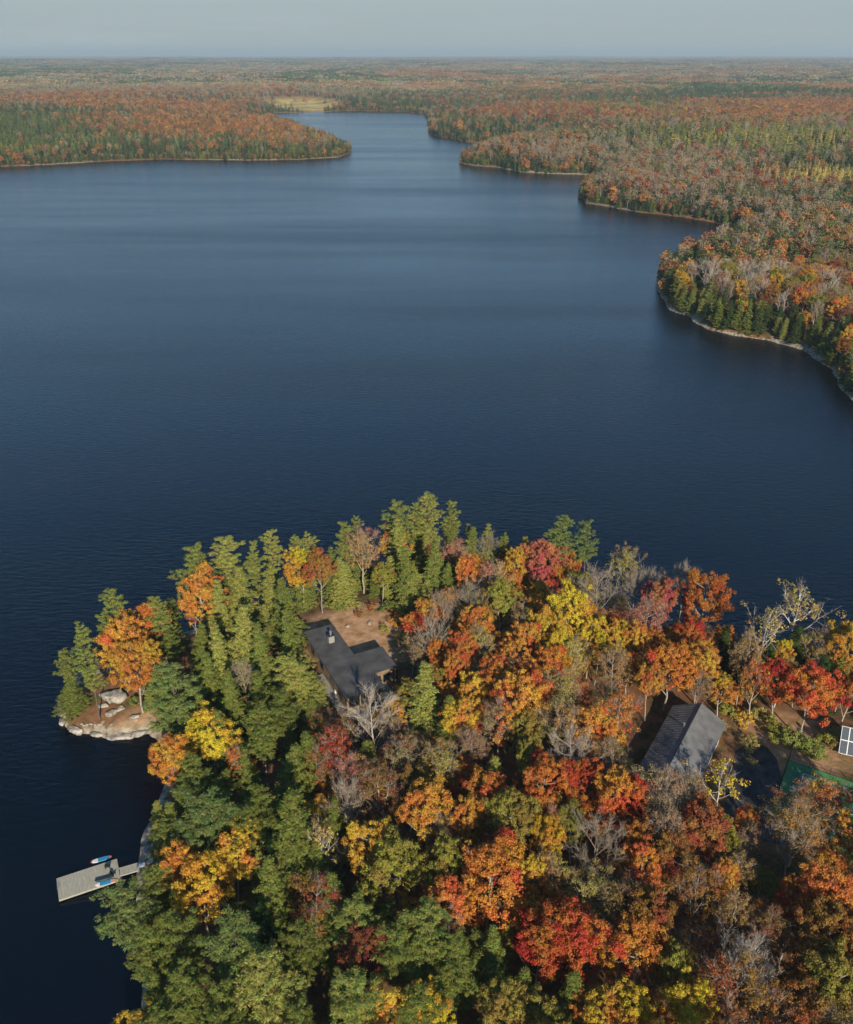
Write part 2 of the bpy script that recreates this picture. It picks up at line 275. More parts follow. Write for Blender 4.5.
# ------------------------------------------------------------ tree prototypes (meshes only)
class TB:
    """collects branch tubes and leaf quads"""
    def __init__(s,seed): s.r=np.random.default_rng(seed); s.tv=[];s.tf=[];s.nt=0; s.lv=[];s.rv=[];s.pt=[]; s.ribv=[]
    def tube(s,pts,rad,n=5):
        pts=np.asarray(pts,float); rad=np.asarray(rad,float); m=len(pts)
        d=np.gradient(pts,axis=0); d/=np.linalg.norm(d,axis=1)[:,None]+1e-9
        ref=np.where(np.abs(d[:,2:3])>.9,[[1.,0,0]],[[0,0,1.]]); u=np.cross(d,ref); u/=np.linalg.norm(u,axis=1)[:,None]+1e-9; w=np.cross(d,u)
        a=np.arange(n)*2*np.pi/n
        v=pts[:,None]+rad[:,None,None]*(u[:,None]*np.cos(a)[None,:,None]+w[:,None]*np.sin(a)[None,:,None])
        s.tv.append(v.reshape(-1,3)); i=np.arange(m-1)[:,None]*n+np.arange(n)[None]; j=np.arange(m-1)[:,None]*n+(np.arange(n)[None]+1)%n
        s.tf.append((np.stack([i,j,j+n,i+n],-1)+s.nt).reshape(-1,4)); s.nt+=m*n
    def leaves(s,c,nrm,dirn,ln,wd,patch=None,fold=0):
        c=np.asarray(c); nrm=nrm/(np.linalg.norm(nrm,axis=1)[:,None]+1e-9)
        b=np.cross(nrm,dirn); b/=np.linalg.norm(b,axis=1)[:,None]+1e-9; a=np.cross(b,nrm)
        ln=np.broadcast_to(ln,len(c))[:,None]*.5; wd=np.broadcast_to(wd,len(c))[:,None]*.5
        q=np.stack([c-a*ln,c+b*wd,c+a*ln,c-b*wd],1)   # diamond
        s.lv.append(q.reshape(-1,3)); s.rv.append(s.r.random(len(c))); s.pt.append(np.zeros(len(c))+.5 if patch is None else patch)
    def twigs(s,p,q,w):
        """thin flat-sided twigs as slim triangles"""
        d=q-p; sd=np.cross(d,s.r.normal(size=d.shape)); sd/=np.linalg.norm(sd,axis=1)[:,None]+1e-9
        s.ribv.append(np.stack([p-sd*w*.5,p+sd*w*.5,q],1).reshape(-1,3))
    def trunk_mesh(s,name,mat):
        return mesh_np(name,np.concatenate(s.tv),[np.concatenate(s.tf)],[mat],smooth=True)
    def crown_mesh(s,name,leafm,barkm,with_tubes=False):
        vs=[];fs=[];mi=[];rv=[];pt=[];k=0;mats=[leafm,barkm]
        if s.lv:
            v=np.concatenate(s.lv); vs.append(v); fs.append(np.arange(len(v)).reshape(-1,4)); mi.append(np.zeros(len(v)//4)); rv.append(np.concatenate(s.rv)); pt.append(np.concatenate(s.pt)); k+=len(v)
        if with_tubes and s.tv:
            v=np.concatenate(s.tv); vs.append(v); f=np.concatenate(s.tf)+k; fs.append(f); mi.append(np.ones(len(f))); rv.append(np.full(len(f),.5)); pt.append(np.full(len(f),.5)); k+=len(v)
        if s.ribv:
            v=np.concatenate(s.ribv); vs.append(v); f=np.arange(len(v)).reshape(-1,3)+k; fs.append(f); mi.append(np.ones(len(f))); rv.append(np.full(len(f),.5)); pt.append(np.full(len(f),.5)); k+=len(v)
        return mesh_np(name,np.concatenate(vs),fs,mats,np.concatenate(mi),{'rv':('FLOAT','FACE',np.concatenate(rv)),'patch':('FLOAT','FACE',np.concatenate(pt))})
def unit(v): return v/(np.linalg.norm(v,axis=-1,keepdims=True)+1e-9)
def conifer(seed,H,W,t0,nw,nb,prof,tuft,q,ln,wd,rise,droop,irr=.25,trunk_r=.24):
    t=TB(seed); r=t.r
    zs=np.linspace(0,H,10); bend=np.cumsum(r.normal(0,.10,(10,2)),0); bend-=bend[0]; tp=np.column_stack([bend,zs])
    t.tube(tp,trunk_r*(1-zs/H*.93),7)
    def at(z): return np.array([np.interp(z,zs,tp[:,0]),np.interp(z,zs,tp[:,1]),z])
    C=[];Nn=[];Dd=[];P=[]
    for i in range(nw):
        f=(i+.5*r.random())/nw; z=H*(t0+(1-t0)*f*.99)
        L0=W/2*prof(f); k=max(3,int(nb*(.6+.5*(1-f)))); a0=r.random()*6.28
        for j in range(k):
            az=a0+6.283*j/k+r.normal(0,.22); L=L0*(1+r.normal(0,irr)); L=max(L,.35)
            if r.random()<irr*.25 and f<.8: continue
            m=5; ss=np.linspace(0,1,m); dirh=np.array([math.cos(az),math.sin(az)])
            el=rise*(1+.8*f)+r.normal(0,.08)
            pz=ss*L*math.tan(min(el,1.2))-droop*L*ss**2*(1-f*.5)
            pts=np.column_stack([dirh[0]*ss*L,dirh[1]*ss*L,pz])+at(z)
            if L>.8: t.tube(pts,.055*(1-ss*.8)*(L/3)**.5+.008,3)
            nt_=max(2,int(L/(tuft*.62))*1)
            for kk in range(nt_):
                u=.22+.78*(kk+r.random()*.7)/nt_ if L>.9 else .5+.5*r.random()
                side=r.normal(0,.26)*L*(1-u*.4)*.9
                c=np.array([np.interp(u,ss,pts[:,0]),np.interp(u,ss,pts[:,1]),np.interp(u,ss,pts[:,2])])
                c[:2]+=np.array([-dirh[1],dirh[0]])*side; c[2]-=abs(side)*droop*.4
                off=r.normal(size=(q,3)); off[:,2]=np.abs(off[:,2])*.55-.1; off=unit(off)
                cc=c+off*tuft*(.25+.75*r.random((q,1)))*[1,1,.62]
                C.append(cc); dd=off+np.array([dirh[0],dirh[1],.25])*.7; Dd.append(dd)
                Nn.append(np.array([dirh[0]*.25,dirh[1]*.25,.8])+r.normal(0,.5,(q,3))+off*.5); P.append(np.full(q,r.random()))
    C=np.concatenate(C); n_=len(C)
    t.leaves(C,np.concatenate(Nn),np.concatenate(Dd),ln*(.7+.6*r.random(n_)),wd*(.7+.6*r.random(n_)),np.concatenate(P))
    return t
def broad(seed,H,W,t0,nl,leaf,dens=1.0,nq=46,limbs=9,crownpow=1.0,lobe=.85,twig=0,fork=False,trunk_r=.2,tube_lv=3,spread=1.0):
    """deciduous: trunk, limbs, branches, twigs; leaf clumps on branch ends"""
    t=TB(seed); r=t.r; n0=9
    zs=np.linspace(0,H*.93,n0); bend=np.cumsum(r.normal(0,.16,(n0,2)),0); bend-=bend[0]; tp=np.column_stack([bend,zs])
    t.tube(tp,trunk_r*(1-zs/H)**.8*1.0+.02,7)
    at=lambda z: np.array([np.interp(z,zs,tp[:,0]),np.interp(z,zs,tp[:,1]),z])
    zc=H*(t0+(1-t0)*.52); rz=H*(1-t0)*.5; rx=W/2
    ends=[]; segs=[]
    for i in range(limbs):
        f=(i+.3)/limbs; z=H*(t0*.85+(.86-t0*.85)*f); az=i*2.4+r.normal(0,.3)
        el=R(28+42*f)+r.normal(0,.12)
        # target on crown surface
        tz=min(z+ (H-z)*(.35+.3*r.random()),H*.97); rr=rx*math.sqrt(max(.05,1-((tz-zc)/rz)**2))*(.75+.3*r.random())*spread
        p0=at(z); p3=np.array([math.cos(az)*rr,math.sin(az)*rr,0])+at(tz)*[1,1,1]; mid=(p0+p3)/2+np.array([math.cos(az),math.sin(az),-.2])*rr*.12+r.normal(0,.2,3)
        ss=np.linspace(0,1,6)[:,None]; pts=(1-ss)**2*p0+2*ss*(1-ss)*mid+ss**2*p3
        L=np.linalg.norm(p3-p0); t.tube(pts,np.linspace(.085,.02,6)*(L/4)**.6*(trunk_r/.2),4); ends.append(p3)
        for k in range(5):
            u=.3+.65*r.random(); q0=np.array([np.interp(u,ss[:,0],pts[:,c]) for c in range(3)]); dv=unit(pts[-1]-pts[0])*.8+r.normal(0,.55,3)+[0,0,.45]; dv=unit(dv)
            l=L*(.28+.25*r.random()); q1=q0+dv*l; 
            if tube_lv>1: t.tube(np.array([q0,(q0+q1)/2+r.normal(0,.07,3)*l,q1]),[.032,.022,.009],3)
            segs.append((q0,q1))
    for k in range(10):
        z=H*(.6+.36*r.random()); q0=at(z); az=r.random()*6.28; l=(H-z)*.6+W*.1; q1=q0+np.array([math.cos(az)*.45,math.sin(az)*.45,.9])*l*(.7+.3*r.random()); segs.append((q0,q1)); t.tube(np.array([q0,q1]),[.03,.01],3)
    if twig:
        A=np.array([s[0] for s in segs]); B=np.array([s[1] for s in segs]); idx=r.integers(0,len(segs),twig); u=(.25+.75*r.random(twig))[:,None]
        p=A[idx]*(1-u)+B[idx]*u; d=unit(unit(B[idx]-A[idx])+r.normal(0,.55,(twig,3))+[0,0,.35]); l=(.7+.9*r.random(twig))[:,None]*W/9
        t.twigs(p,p+d*l,.045)
        n2=twig*2; k2=r.integers(0,twig,n2); u2=(.3+.7*r.random(n2))[:,None]; p2=p[k2]+d[k2]*l[k2]*u2; d2=unit(d[k2]+r.normal(0,.6,(n2,3))+[0,0,.2]); t.twigs(p2,p2+d2*l[k2]*.6,.03)
    # lobes
    LC=[]
    if nl:
        g=0
        # half on branch ends, half scattered on an uneven crown shell
        E=np.array([s[1] for s in segs]+ends)
        ang=r.random((6,2))*6.28; amp=.10+.10*r.random(6)
        while len(LC)<nl and g<nl*20:
            g+=1
            if r.random()<.45: c=E[r.integers(len(E))]+r.normal(0,.35,3)
            else:
                v=unit(r.normal(size=3)); 
                if v[2]<-.55: continue
                az=math.atan2(v[1],v[0]); bul=1+sum(amp[m]*math.cos((m+1)*az+ang[m,0]+v[2]*3*math.cos(ang[m,1])) for m in range(6))*.55
                rad=(.62+.38*r.random()**.6)*bul; zz=v[2]*rz*rad; wz=1-.25*max(0,-v[2])
                c=np.array([v[0]*rx*rad*wz,v[1]*rx*rad*wz,zc+zz])
            if all(np.linalg.norm(c-o)>lobe*.72 for o in LC[-60:]): LC.append(c)
        C=[];Nn=[];P=[]
        for c in LC:
            k=int(nq*dens*(.6+.8*r.random())); off=unit(r.normal(size=(k,3))+[0,0,.35]); lr=lobe*(.7+.6*r.random())
            C.append(c+off*lr*(.30+.85*r.random((k,1)))*[1,1,.72]+r.normal(0,.07,(k,3))); outv=unit((c-np.array([0,0,zc-rz*.4]))/[rx,rx,rz])
            Nn.append(off*.9+outv*.5+[0,0,.25]+r.normal(0,.45,(k,3)))
            pv=float(fbm(np.array([c[0]+seed*13]),np.array([c[2]+c[1]*.7]),3.2,2,seed)[0]); P.append(np.full(k,np.clip((pv-.5)*2.4+.5,0,1)))
        C=np.concatenate(C); k=len(C); t.leaves(C,np.concatenate(Nn),r.normal(size=(k,3)),leaf*(.7+.6*r.random(k)),leaf*(.6+.5*r.random(k)),np.concatenate(P))
    return t
PROTO={}
def reg(kind,t,H,W):
    i=len(PROTO.setdefault(kind,[])); PROTO[kind].append((t.trunk_mesh('trunk',M_bark),t.crown_mesh('crown',M_leaf,M_bark) if (t.lv or t.ribv) else None,H,W))
ppine=lambda f:(.55+.6*f if f<.35 else .76*(1-((f-.35)/.65))**.62+.10)*1.15
pced=lambda f:(1-f)**.75*.98+.04
pcol=lambda f:min(1,.7+f)*(1-f)**.45
for s in range(7): reg('pine',conifer(10+s,20,8,(.30,.45,.22,.38,.52,.28,.34)[s],(14,11,15,12,10,13,16)[s],(6,5,6,7,5,6,5)[s],ppine,(.55,.62,.48,.58,.6,.5,.52)[s],36,.46,.12,.28,.12,.28),20,8.6)
for s in range(4): reg('cedar',conifer(30+s,17,6.4,.08,19,8,pced,.48,24,.40,.17,.06,.30,.30),17,6.3)
for s in range(2): reg('cedar_column',conifer(40+s,13,4,.05,20,9,pcol,.42,20,.36,.16,.25,.2,.12),13,4)
for s in range(8): reg('maple',broad(50+s,16,9,(.30,.24,.38,.30,.34,.26,.42,.2)[s],300,.245,1.0,78,lobe=.56),16,9)
for s in range(5): reg('sparse',broad(70+s,16,8,.32,170,.22,.7,46,lobe=.6,twig=600),16,8)
for s in range(4): reg('bare',broad(90+s,15,8,.25,0,.3,limbs=11,twig=1100,trunk_r=.16),15,8)
for s in range(3): reg('birch',broad(110+s,18,6.5,.52,34,.34,.6,34,lobe=.65,twig=420,limbs=8,trunk_r=.17),18,6.5)
for s in range(2): reg('shrub',broad(130+s,3.2,3.6,.05,26,.3,1,40,lobe=.55,limbs=6,trunk_r=.06),3.2,3.6)
# palette (surface colours)
PAL=dict(o=(198,116,64),oy=(200,138,64),r=(180,80,54),ro=(194,98,58),dr=(132,58,56),cr=(178,86,80),y=(200,152,58),ol=(146,128,62),br=(136,94,62),rb=(152,88,58),pk=(188,126,102),t=(156,126,96),ty=(168,136,84),
 g=(124,126,60),yg=(152,146,76),bg=(126,134,74),dg=(76,88,46),lg=(138,140,70),gy=(150,135,118))
CN=dict(o='orange',oy='golden orange',r='red',ro='orange red',dr='dark crimson',cr='pinkish crimson',y='golden yellow',ol='olive yellow',br='brown',rb='rust brown',pk='peach pink',t='tan',ty='tan yellow',g='green',yg='yellow green',bg='blue green',dg='dark green',lg='light green',gy='grey')
KN=dict(pine=('pine_tree','pine','pines on the point'),cedar=('cedar_tree','cedar','cedars on the point'),cedar_column=('cedar_tree','columnar cedar','cedars on the point'),maple=('maple_tree','maple','maples on the point'),
 sparse=('thin_leaved_tree','thin-leaved tree','thin-leaved trees on the point'),bare=('bare_tree','bare tree','bare trees on the point'),birch=('birch_tree','birch','birches on the point'),shrub=('shrub','shrub','shrubs on the point'))
TREES=[]
rng=random.Random(4)
def add_tree(kind,x,y,w,h,ck,rz=None,lean=(0,0),var=None,area='point'):
    """w crown width m, h height m"""
    z=gz(x,y)
    if z<.12: return None
    pr=PROTO[kind]; tm,cm,H,W=pr[var if var is not None else rng.randrange(len(pr))]
    nm=KN[kind][0]; root=empty(nm,(x,y,z-.15),rng.random()*6.28 if rz is None else rz); root.rotation_euler[0]=lean[0]+rng.gauss(0,.035); root.rotation_euler[1]=lean[1]+rng.gauss(0,.035); w*=rng.uniform(.92,1.10); h*=rng.uniform(.95,1.05)
    s=(w/W,w/W,h/H)
    b=dict(pine=(.20,.155,.12),cedar=(.17,.13,.10),cedar_column=(.2,.15,.11),maple=(.44,.39,.31),sparse=(.44,.37,.29),bare=(.37,.30,.225),birch=(.70,.66,.58),shrub=(.2,.15,.1))[kind]
    k=.85+.3*rng.random()
    if kind=='bare' and ck=='w': b=(.50,.42,.33)
    t=link('trunk',tm,root); t.scale=s; t.color=(b[0]*k,b[1]*k,b[2]*k,1)
    if cm:
        c=link('crown',cm,root); c.scale=s; v=.88+.24*rng.random()
        if kind=='bare': cc=(b[0]*k,b[1]*k,b[2]*k)
        else:
            L3=lin(*PAL[ck]); cc=tuple(min(.8,q*v) for q in L3)
        c.color=(*cc,1)
    TREES.append(dict(o=root,kind=kind,ck=ck,x=x,y=y,w=w,h=h,area=area)); return root
PB=None
def crown_material_fix():
    # twigs inside a crown mesh take a fixed bark colour, since object colour is the leaf colour there
    m=barkmat('twig_bark',True,(.36,.29,.23))
    for k,l in PROTO.items():
        for tm,cm,H,W in l:
            if cm and k!='bare': cm.materials[1]=m
crown_material_fix()
def con(kind,tx,ty,wpx,ck,H=None,**kw):
    g=3.5
    for _ in range(3):
        h=H or 15; x,y=P2W(tx,ty,g+h); d=math.sqrt(x*x+y*y+(CAM-g-h)**2); w=wpx*d/F
        if not H: h=(9.5+1.25*w) if kind!='cedar_column' else 5+1.6*w
        x,y=P2W(tx,ty,g+h*.985); g=max(.3,gz(x,y))
    if gz(x,y)<.3: # slide inland until on the ground
        for k in range(60):
            x-=0.0 if abs(x)<1 else .25*np.sign(x-5); y-=.5
            if gz(x,y)>.35: break
    return add_tree(kind,float(x),float(y),w,h,ck,**kw)
def dec(kind,cx,cy_,wpx,ck,H=None,**kw):
    g=4; h=H or 15
    for _ in range(3):
        zc=g+h*.68; x,y=P2W(cx,cy_,zc); d=math.sqrt(x*x+y*y+(CAM-zc)**2); w=wpx*d/F
        if not H: h=8.5+.85*w
        g=max(.3,gz(x,y))
    if gz(x,y)<.3:
        for k in range(60):
            y-=.5; x-=.25*np.sign(x-5)
            if gz(x,y)>.35: break
    return add_tree(kind,float(x),float(y),w*1.0,h,ck,**kw)
PI_,CE,CC,MA,SPA,BA,BI='pine','cedar','cedar_column','maple','sparse','bare','birch'
CON=[(PI_,62,646,24,'lg',13),(PI_,80,629,26,'lg',20),(PI_,113,590,34,'lg',20),(PI_,97,612,22,'lg',17),(PI_,155,592,28,'lg',18),(PI_,190,546,45,'lg',21),(CE,70,683,30,'lg',6.5),(PI_,172,664,56,'bg',20),(CE,150,640,26,'lg',14),
(PI_,225,533,42,'yg',20),(PI_,244,532,20,'lg',17),(PI_,269,530,30,'yg',20),(PI_,293,538,20,'lg',17),(PI_,310,532,28,'yg',18),(CE,330,541,24,'g',16),(PI_,346,521,26,'lg',18),(PI_,356,512,22,'lg',19),(PI_,386,490,32,'lg',21),(PI_,400,490,22,'lg',21),(PI_,427,489,34,'yg',22),(PI_,448,505,18,'g',18),
(CE,235,566,38,'yg',18),(CE,263,560,32,'yg',18),(CE,284,576,34,'g',17),(CE,213,580,30,'yg',17),(CC,387,556,18,'yg',11),(CE,343,558,28,'yg',12),(CE,410,543,32,'g',17),(CE,434,538,30,'g',17),(CC,413,572,30,'yg',10),(CE,365,537,24,'yg',13),(CE,448,560,24,'g',13),(CE,375,560,18,'g',9),
(PI_,291,652,50,'yg',16),(PI_,304,672,40,'yg',12),(CE,312,700,28,'g',9),(CE,241,610,42,'yg',18),(CE,263,628,34,'g',17),(CE,222,630,38,'yg',18),(CE,203,648,36,'g',17),(CE,252,668,34,'g',17),(PI_,276,690,40,'g',16),(CE,284,612,30,'g',17),(CE,196,618,26,'g',16),(CE,232,672,34,'g',16),(CE,222,700,40,'g',17),(PI_,262,715,44,'g',17),
(PI_,462,488,24,'yg',20),(CE,483,513,18,'g',15),(CE,500,511,22,'yg',17),(CE,512,522,18,'g',14),(CE,522,518,14,'g',15),(CE,538,526,26,'ol',14),(CE,470,525,24,'g',15),(CE,452,530,24,'g',15),(PI_,572,510,40,'bg',20),(PI_,601,510,30,'bg',20),
(CE,728,628,20,'dg',10),(CE,800,632,34,'dg',12),(CE,770,645,26,'dg',11),(CE,826,655,30,'dg',12),(CE,743,640,22,'dg',11),
(CE,427,668,44,'yg',16),(CE,447,694,36,'g',14),(CC,497,758,24,'yg',9),(CC,627,825,14,'g',6),
(PI_,425,908,54,'lg',17),(PI_,458,940,46,'g',15),(CE,497,925,32,'g',14),(CE,525,972,34,'g',13),(CE,576,970,48,'g',14),(PI_,398,925,52,'g',16),(PI_,352,975,56,'lg',16),(PI_,420,985,50,'g',14),
(PI_,192,757,46,'g',17),(PI_,204,792,80,'bg',18),(PI_,158,862,36,'lg',14),(PI_,130,888,56,'bg',19),(PI_,172,912,50,'g',17),(PI_,226,915,58,'bg',18),(PI_,260,955,62,'yg',18),(PI_,180,972,62,'g',16),(PI_,216,985,50,'g',15),
(CE,290,800,70,'g',20),(PI_,256,788,42,'g',17),(CE,286,738,42,'g',17),(CE,306,730,46,'g',16),(PI_,246,812,36,'g',15),(CC,371,742,26,'yg',9),(PI_,356,898,52,'lg',16),(CE,322,880,40,'g',15),(PI_,300,925,40,'g',15),(CE,245,750,30,'g',16),(CE,330,800,30,'g',12),(CE,315,835,36,'g',14),(CE,270,860,44,'g',17),
(PI_,150,872,40,'g',15),(PI_,146,935,44,'lg',16),(CE,152,965,36,'g',14),(PI_,165,825,34,'lg',13),(CE,170,800,30,'g',12),(CE,162,900,30,'g',13),(CE,355,528,26,'g',15),(CE,398,520,28,'yg',17),(CE,418,515,26,'g',17),(CE,300,548,24,'g',15),(CE,200,690,34,'g',15),(PI_,216,1015,50,'g',15),(PI_,150,1005,50,'g',16),(PI_,300,1005,52,'g',14),(CE,255,905,40,'dg',14),(CE,190,720,30,'g',14)]
DEC=[(MA,120,640,46,'o'),(MA,134,664,46,'oy'),(MA,150,626,34,'ro',14),(MA,200,598,38,'o',17),(SPA,193,612,18,'r',11),
(MA,300,568,32,'y',15),(MA,320,572,26,'rb',15),(SPA,362,548,36,'pk',17),(MA,389,540,32,'oy',14),(MA,415,543,12,'oy',10),(BA,245,678,26,'gy'),
(MA,514,567,24,'oy'),(MA,538,562,36,'cr'),(MA,556,556,30,'cr'),(SPA,565,555,26,'pk'),(MA,581,555,18,'o'),(SPA,455,553,26,'pk'),(BA,487,548,26,'gy'),(MA,468,575,22,'o'),(SPA,495,580,30,'pk'),(BA,447,612,30,'gy'),(BA,472,605,34,'gy'),(MA,500,606,34,'ol'),
(MA,568,612,46,'y',18),(MA,545,632,36,'oy'),(MA,590,640,28,'y'),(MA,560,650,34,'y'),(BA,597,588,40,'gy',17),(SPA,625,567,28,'ty',16),(BA,636,590,24,'gy'),
(MA,480,627,34,'o'),(MA,460,652,32,'o'),(SPA,478,645,30,'ty'),(MA,549,672,34,'ro'),(MA,500,680,36,'o'),(MA,450,668,26,'o'),(SPA,615,665,34,'ty'),(MA,620,640,26,'oy'),(MA,598,650,22,'y'),(BA,434,642,34,'gy'),(MA,438,655,20,'ro',11),(SPA,575,660,30,'ty'),(MA,520,648,34,'o'),(SPA,525,625,26,'ty'),(MA,530,700,38,'o'),(SPA,560,692,34,'ty'),
(BA,650,580,26,'gy'),(BA,668,584,26,'gy'),(BA,692,570,24,'gy',18),(MA,703,602,42,'r',17),(MA,660,600,30,'cr'),(SPA,645,622,36,'pk'),(MA,670,665,40,'ro'),(MA,702,662,34,'oy'),(MA,688,640,32,'r'),(MA,636,645,26,'oy'),(MA,650,684,24,'o'),
(SPA,745,658,30,'ty',17),(BI,765,638,30,'ty',19),(BI,792,614,42,'ty',20),(MA,782,656,16,'y',10),(BA,824,630,28,'gy'),(MA,780,682,34,'r'),(MA,812,690,42,'ro'),(SPA,812,650,26,'ty'),(MA,846,646,32,'oy',16),(SPA,756,684,28,'o'),(MA,850,690,30,'r',12),
(SPA,652,792,44,'t'),(BA,668,800,40,'gy'),(SPA,690,800,34,'t'),(BI,725,786,34,'y',14),(MA,700,830,40,'rb'),(SPA,672,835,38,'t'),(SPA,800,818,56,'rb',14),(SPA,822,800,36,'o',11),(BA,795,835,44,'gy',13),(MA,632,802,30,'r'),(SPA,748,838,24,'t',9),
(MA,515,705,50,'o'),(MA,473,692,28,'oy'),(SPA,499,726,36,'t'),(MA,526,735,30,'ol'),(SPA,437,765,38,'ty'),(MA,428,812,46,'oy'),(BA,437,832,32,'gy'),(MA,480,796,44,'o'),(MA,545,790,48,'r'),(MA,568,780,34,'r'),(MA,593,780,28,'r'),(MA,613,800,38,'ro'),(SPA,555,822,26,'pk'),(MA,512,826,46,'ol'),(MA,545,842,32,'y'),(BA,595,845,52,'gy'),(MA,500,856,36,'rb'),(SPA,560,722,42,'ty'),(BA,572,755,44,'w'),(MA,590,733,34,'o'),(SPA,620,712,34,'o'),(MA,610,742,26,'oy'),(MA,470,826,34,'oy'),(SPA,475,745,30,'t'),(MA,530,765,30,'ol'),
(MA,490,880,60,'ro'),(MA,450,905,38,'o'),(MA,540,945,56,'r'),(MA,575,940,56,'ro'),(MA,530,882,32,'oy'),(SPA,557,876,28,'ty'),(SPA,592,886,38,'ty'),(MA,443,864,36,'ol'),(SPA,628,905,48,'br'),(MA,640,948,52,'ro'),(MA,632,1010,40,'y'),(BA,447,930,22,'gy'),(MA,470,905,30,'o'),
(MA,645,920,48,'rb'),(SPA,700,888,46,'rb'),(MA,727,885,22,'oy'),(SPA,732,915,32,'ty'),(BA,738,965,52,'w',15),(SPA,735,1003,62,'rb'),(MA,828,900,46,'o'),(MA,788,895,22,'r'),(MA,832,938,50,'rb'),(MA,838,985,52,'ol'),(MA,672,968,32,'ol'),(MA,798,975,34,'rb'),(MA,690,1012,40,'y'),(SPA,770,935,34,'br'),(MA,600,1015,40,'oy'),(MA,540,1018,40,'ol'),(MA,800,1015,44,'rb'),(MA,500,1012,40,'ol'),(SPA,760,1018,40,'br'),
(MA,213,740,48,'y'),(MA,170,762,34,'oy'),(SPA,242,762,26,'o'),(MA,200,890,54,'y'),(MA,185,872,40,'oy'),(MA,248,842,34,'oy'),(MA,124,1000,46,'oy',11),(MA,150,940,26,'y',10),(SPA,335,752,34,'r'),(SPA,350,775,36,'pk'),(BA,374,720,56,'w',14),(BA,345,805,40,'gy'),(MA,372,850,46,'oy'),(MA,398,868,48,'ol'),(SPA,310,910,42,'rb'),(MA,362,957,42,'dr'),(BI,322,850,26,'ty',16),(SPA,385,790,42,'br'),(MA,410,790,30,'br'),(SPA,400,760,34,'t'),(MA,232,862,36,'oy'),(MA,430,1010,40,'y'),(SPA,318,770,30,'rb'),(MA,380,1015,40,'oy'),
(SPA,846,806,34,'rb',10),(MA,842,838,40,'o',11),(SPA,322,722,26,'rb',8),(SPA,345,728,24,'br',8),(SPA,392,728,26,'t',9),(MA,640,870,36,'o'),(MA,665,862,40,'rb'),(SPA,610,760,30,'t'),(MA,575,820,32,'ol'),(MA,640,842,32,'r'),(MA,460,720,34,'oy')]
for k,tx,ty,w,c,*h in CON: con(k,tx,ty,w,c,*(h or [None]))
for k,tx,ty,w,c,*h in DEC: dec(k,tx,ty,w,c,*(h or [None]))
print('listed trees',len(TREES))
# gap filling: smaller trees between the listed ones
def keepout(x,y):
    # cabin and clearing, garage, drive, court, rocky tip
    if (-30<x<-3 and 118<y<161): return True
    if math.hypot(x-43,y-113)<13 and True: return True
    if (47<x<60 and 92<y<118): return True
    if x>58 and 88<y<122: return True
    p=proj(x,y,1.0)
    if 55<p[0]<158 and 668<p[1]<745: return True
    return False
def zonecol(p,q):
    if p<300 or (p<470 and q<600) or (p<300 and q>560): return rng.choices([(CE,'g'),(PI_,'g'),(CE,'yg'),(MA,'ol'),(MA,'oy'),(CE,'dg'),(SPA,'rb')],[5,4,4,1,1,2,1])[0]
    if p>620 and q>830: return rng.choices([(MA,'rb'),(SPA,'br'),(MA,'ol'),(SPA,'ty'),(BA,'gy'),(MA,'o'),(MA,'r')],[3,3,2,2,1,2,1])[0]
    if q>880 and p<520: return rng.choices([(CE,'g'),(PI_,'g'),(MA,'ol'),(MA,'o')],[4,3,2,1])[0]
    return rng.choices([(MA,'o'),(MA,'oy'),(SPA,'ty'),(SPA,'t'),(MA,'ro'),(MA,'r'),(MA,'ol'),(BA,'gy'),(SPA,'o'),(BI,'ty'),(CE,'yg')],[5,4,3,3,3,1,3,2,3,2,1])[0]
occ=[(t['x'],t['y'],t['w']*.36) for t in TREES]
nf=0
for _ in range(9000):
    x=rng.uniform(-62,118); y=rng.uniform(48,215)
    if keepout(x,y): continue
    p,q=proj(x,y,10.0)
    if not(-60<p<930 and 470<q<1120): continue
    big=(q>1010 or p>862); rr=rng.uniform(1.2,2.0) if not big else 3.0
    if any((x-a)**2+(y-b)**2<(r_+rr)**2 for a,b,r_ in occ): continue
    if gz(x,y)<1.5: continue
    k,c=zonecol(p,q)
    w=rng.uniform(3.6,5.6) if not big else rng.uniform(6.5,9); h=(rng.uniform(6,10) if not big else rng.uniform(12,16))
    if k in (CE,PI_) and not big: h+=2; w*=.85
    if add_tree(k,x,y,w,h,c): occ.append((x,y,rr)); nf+=1
    if nf>215: break
print('trees',len(TREES))
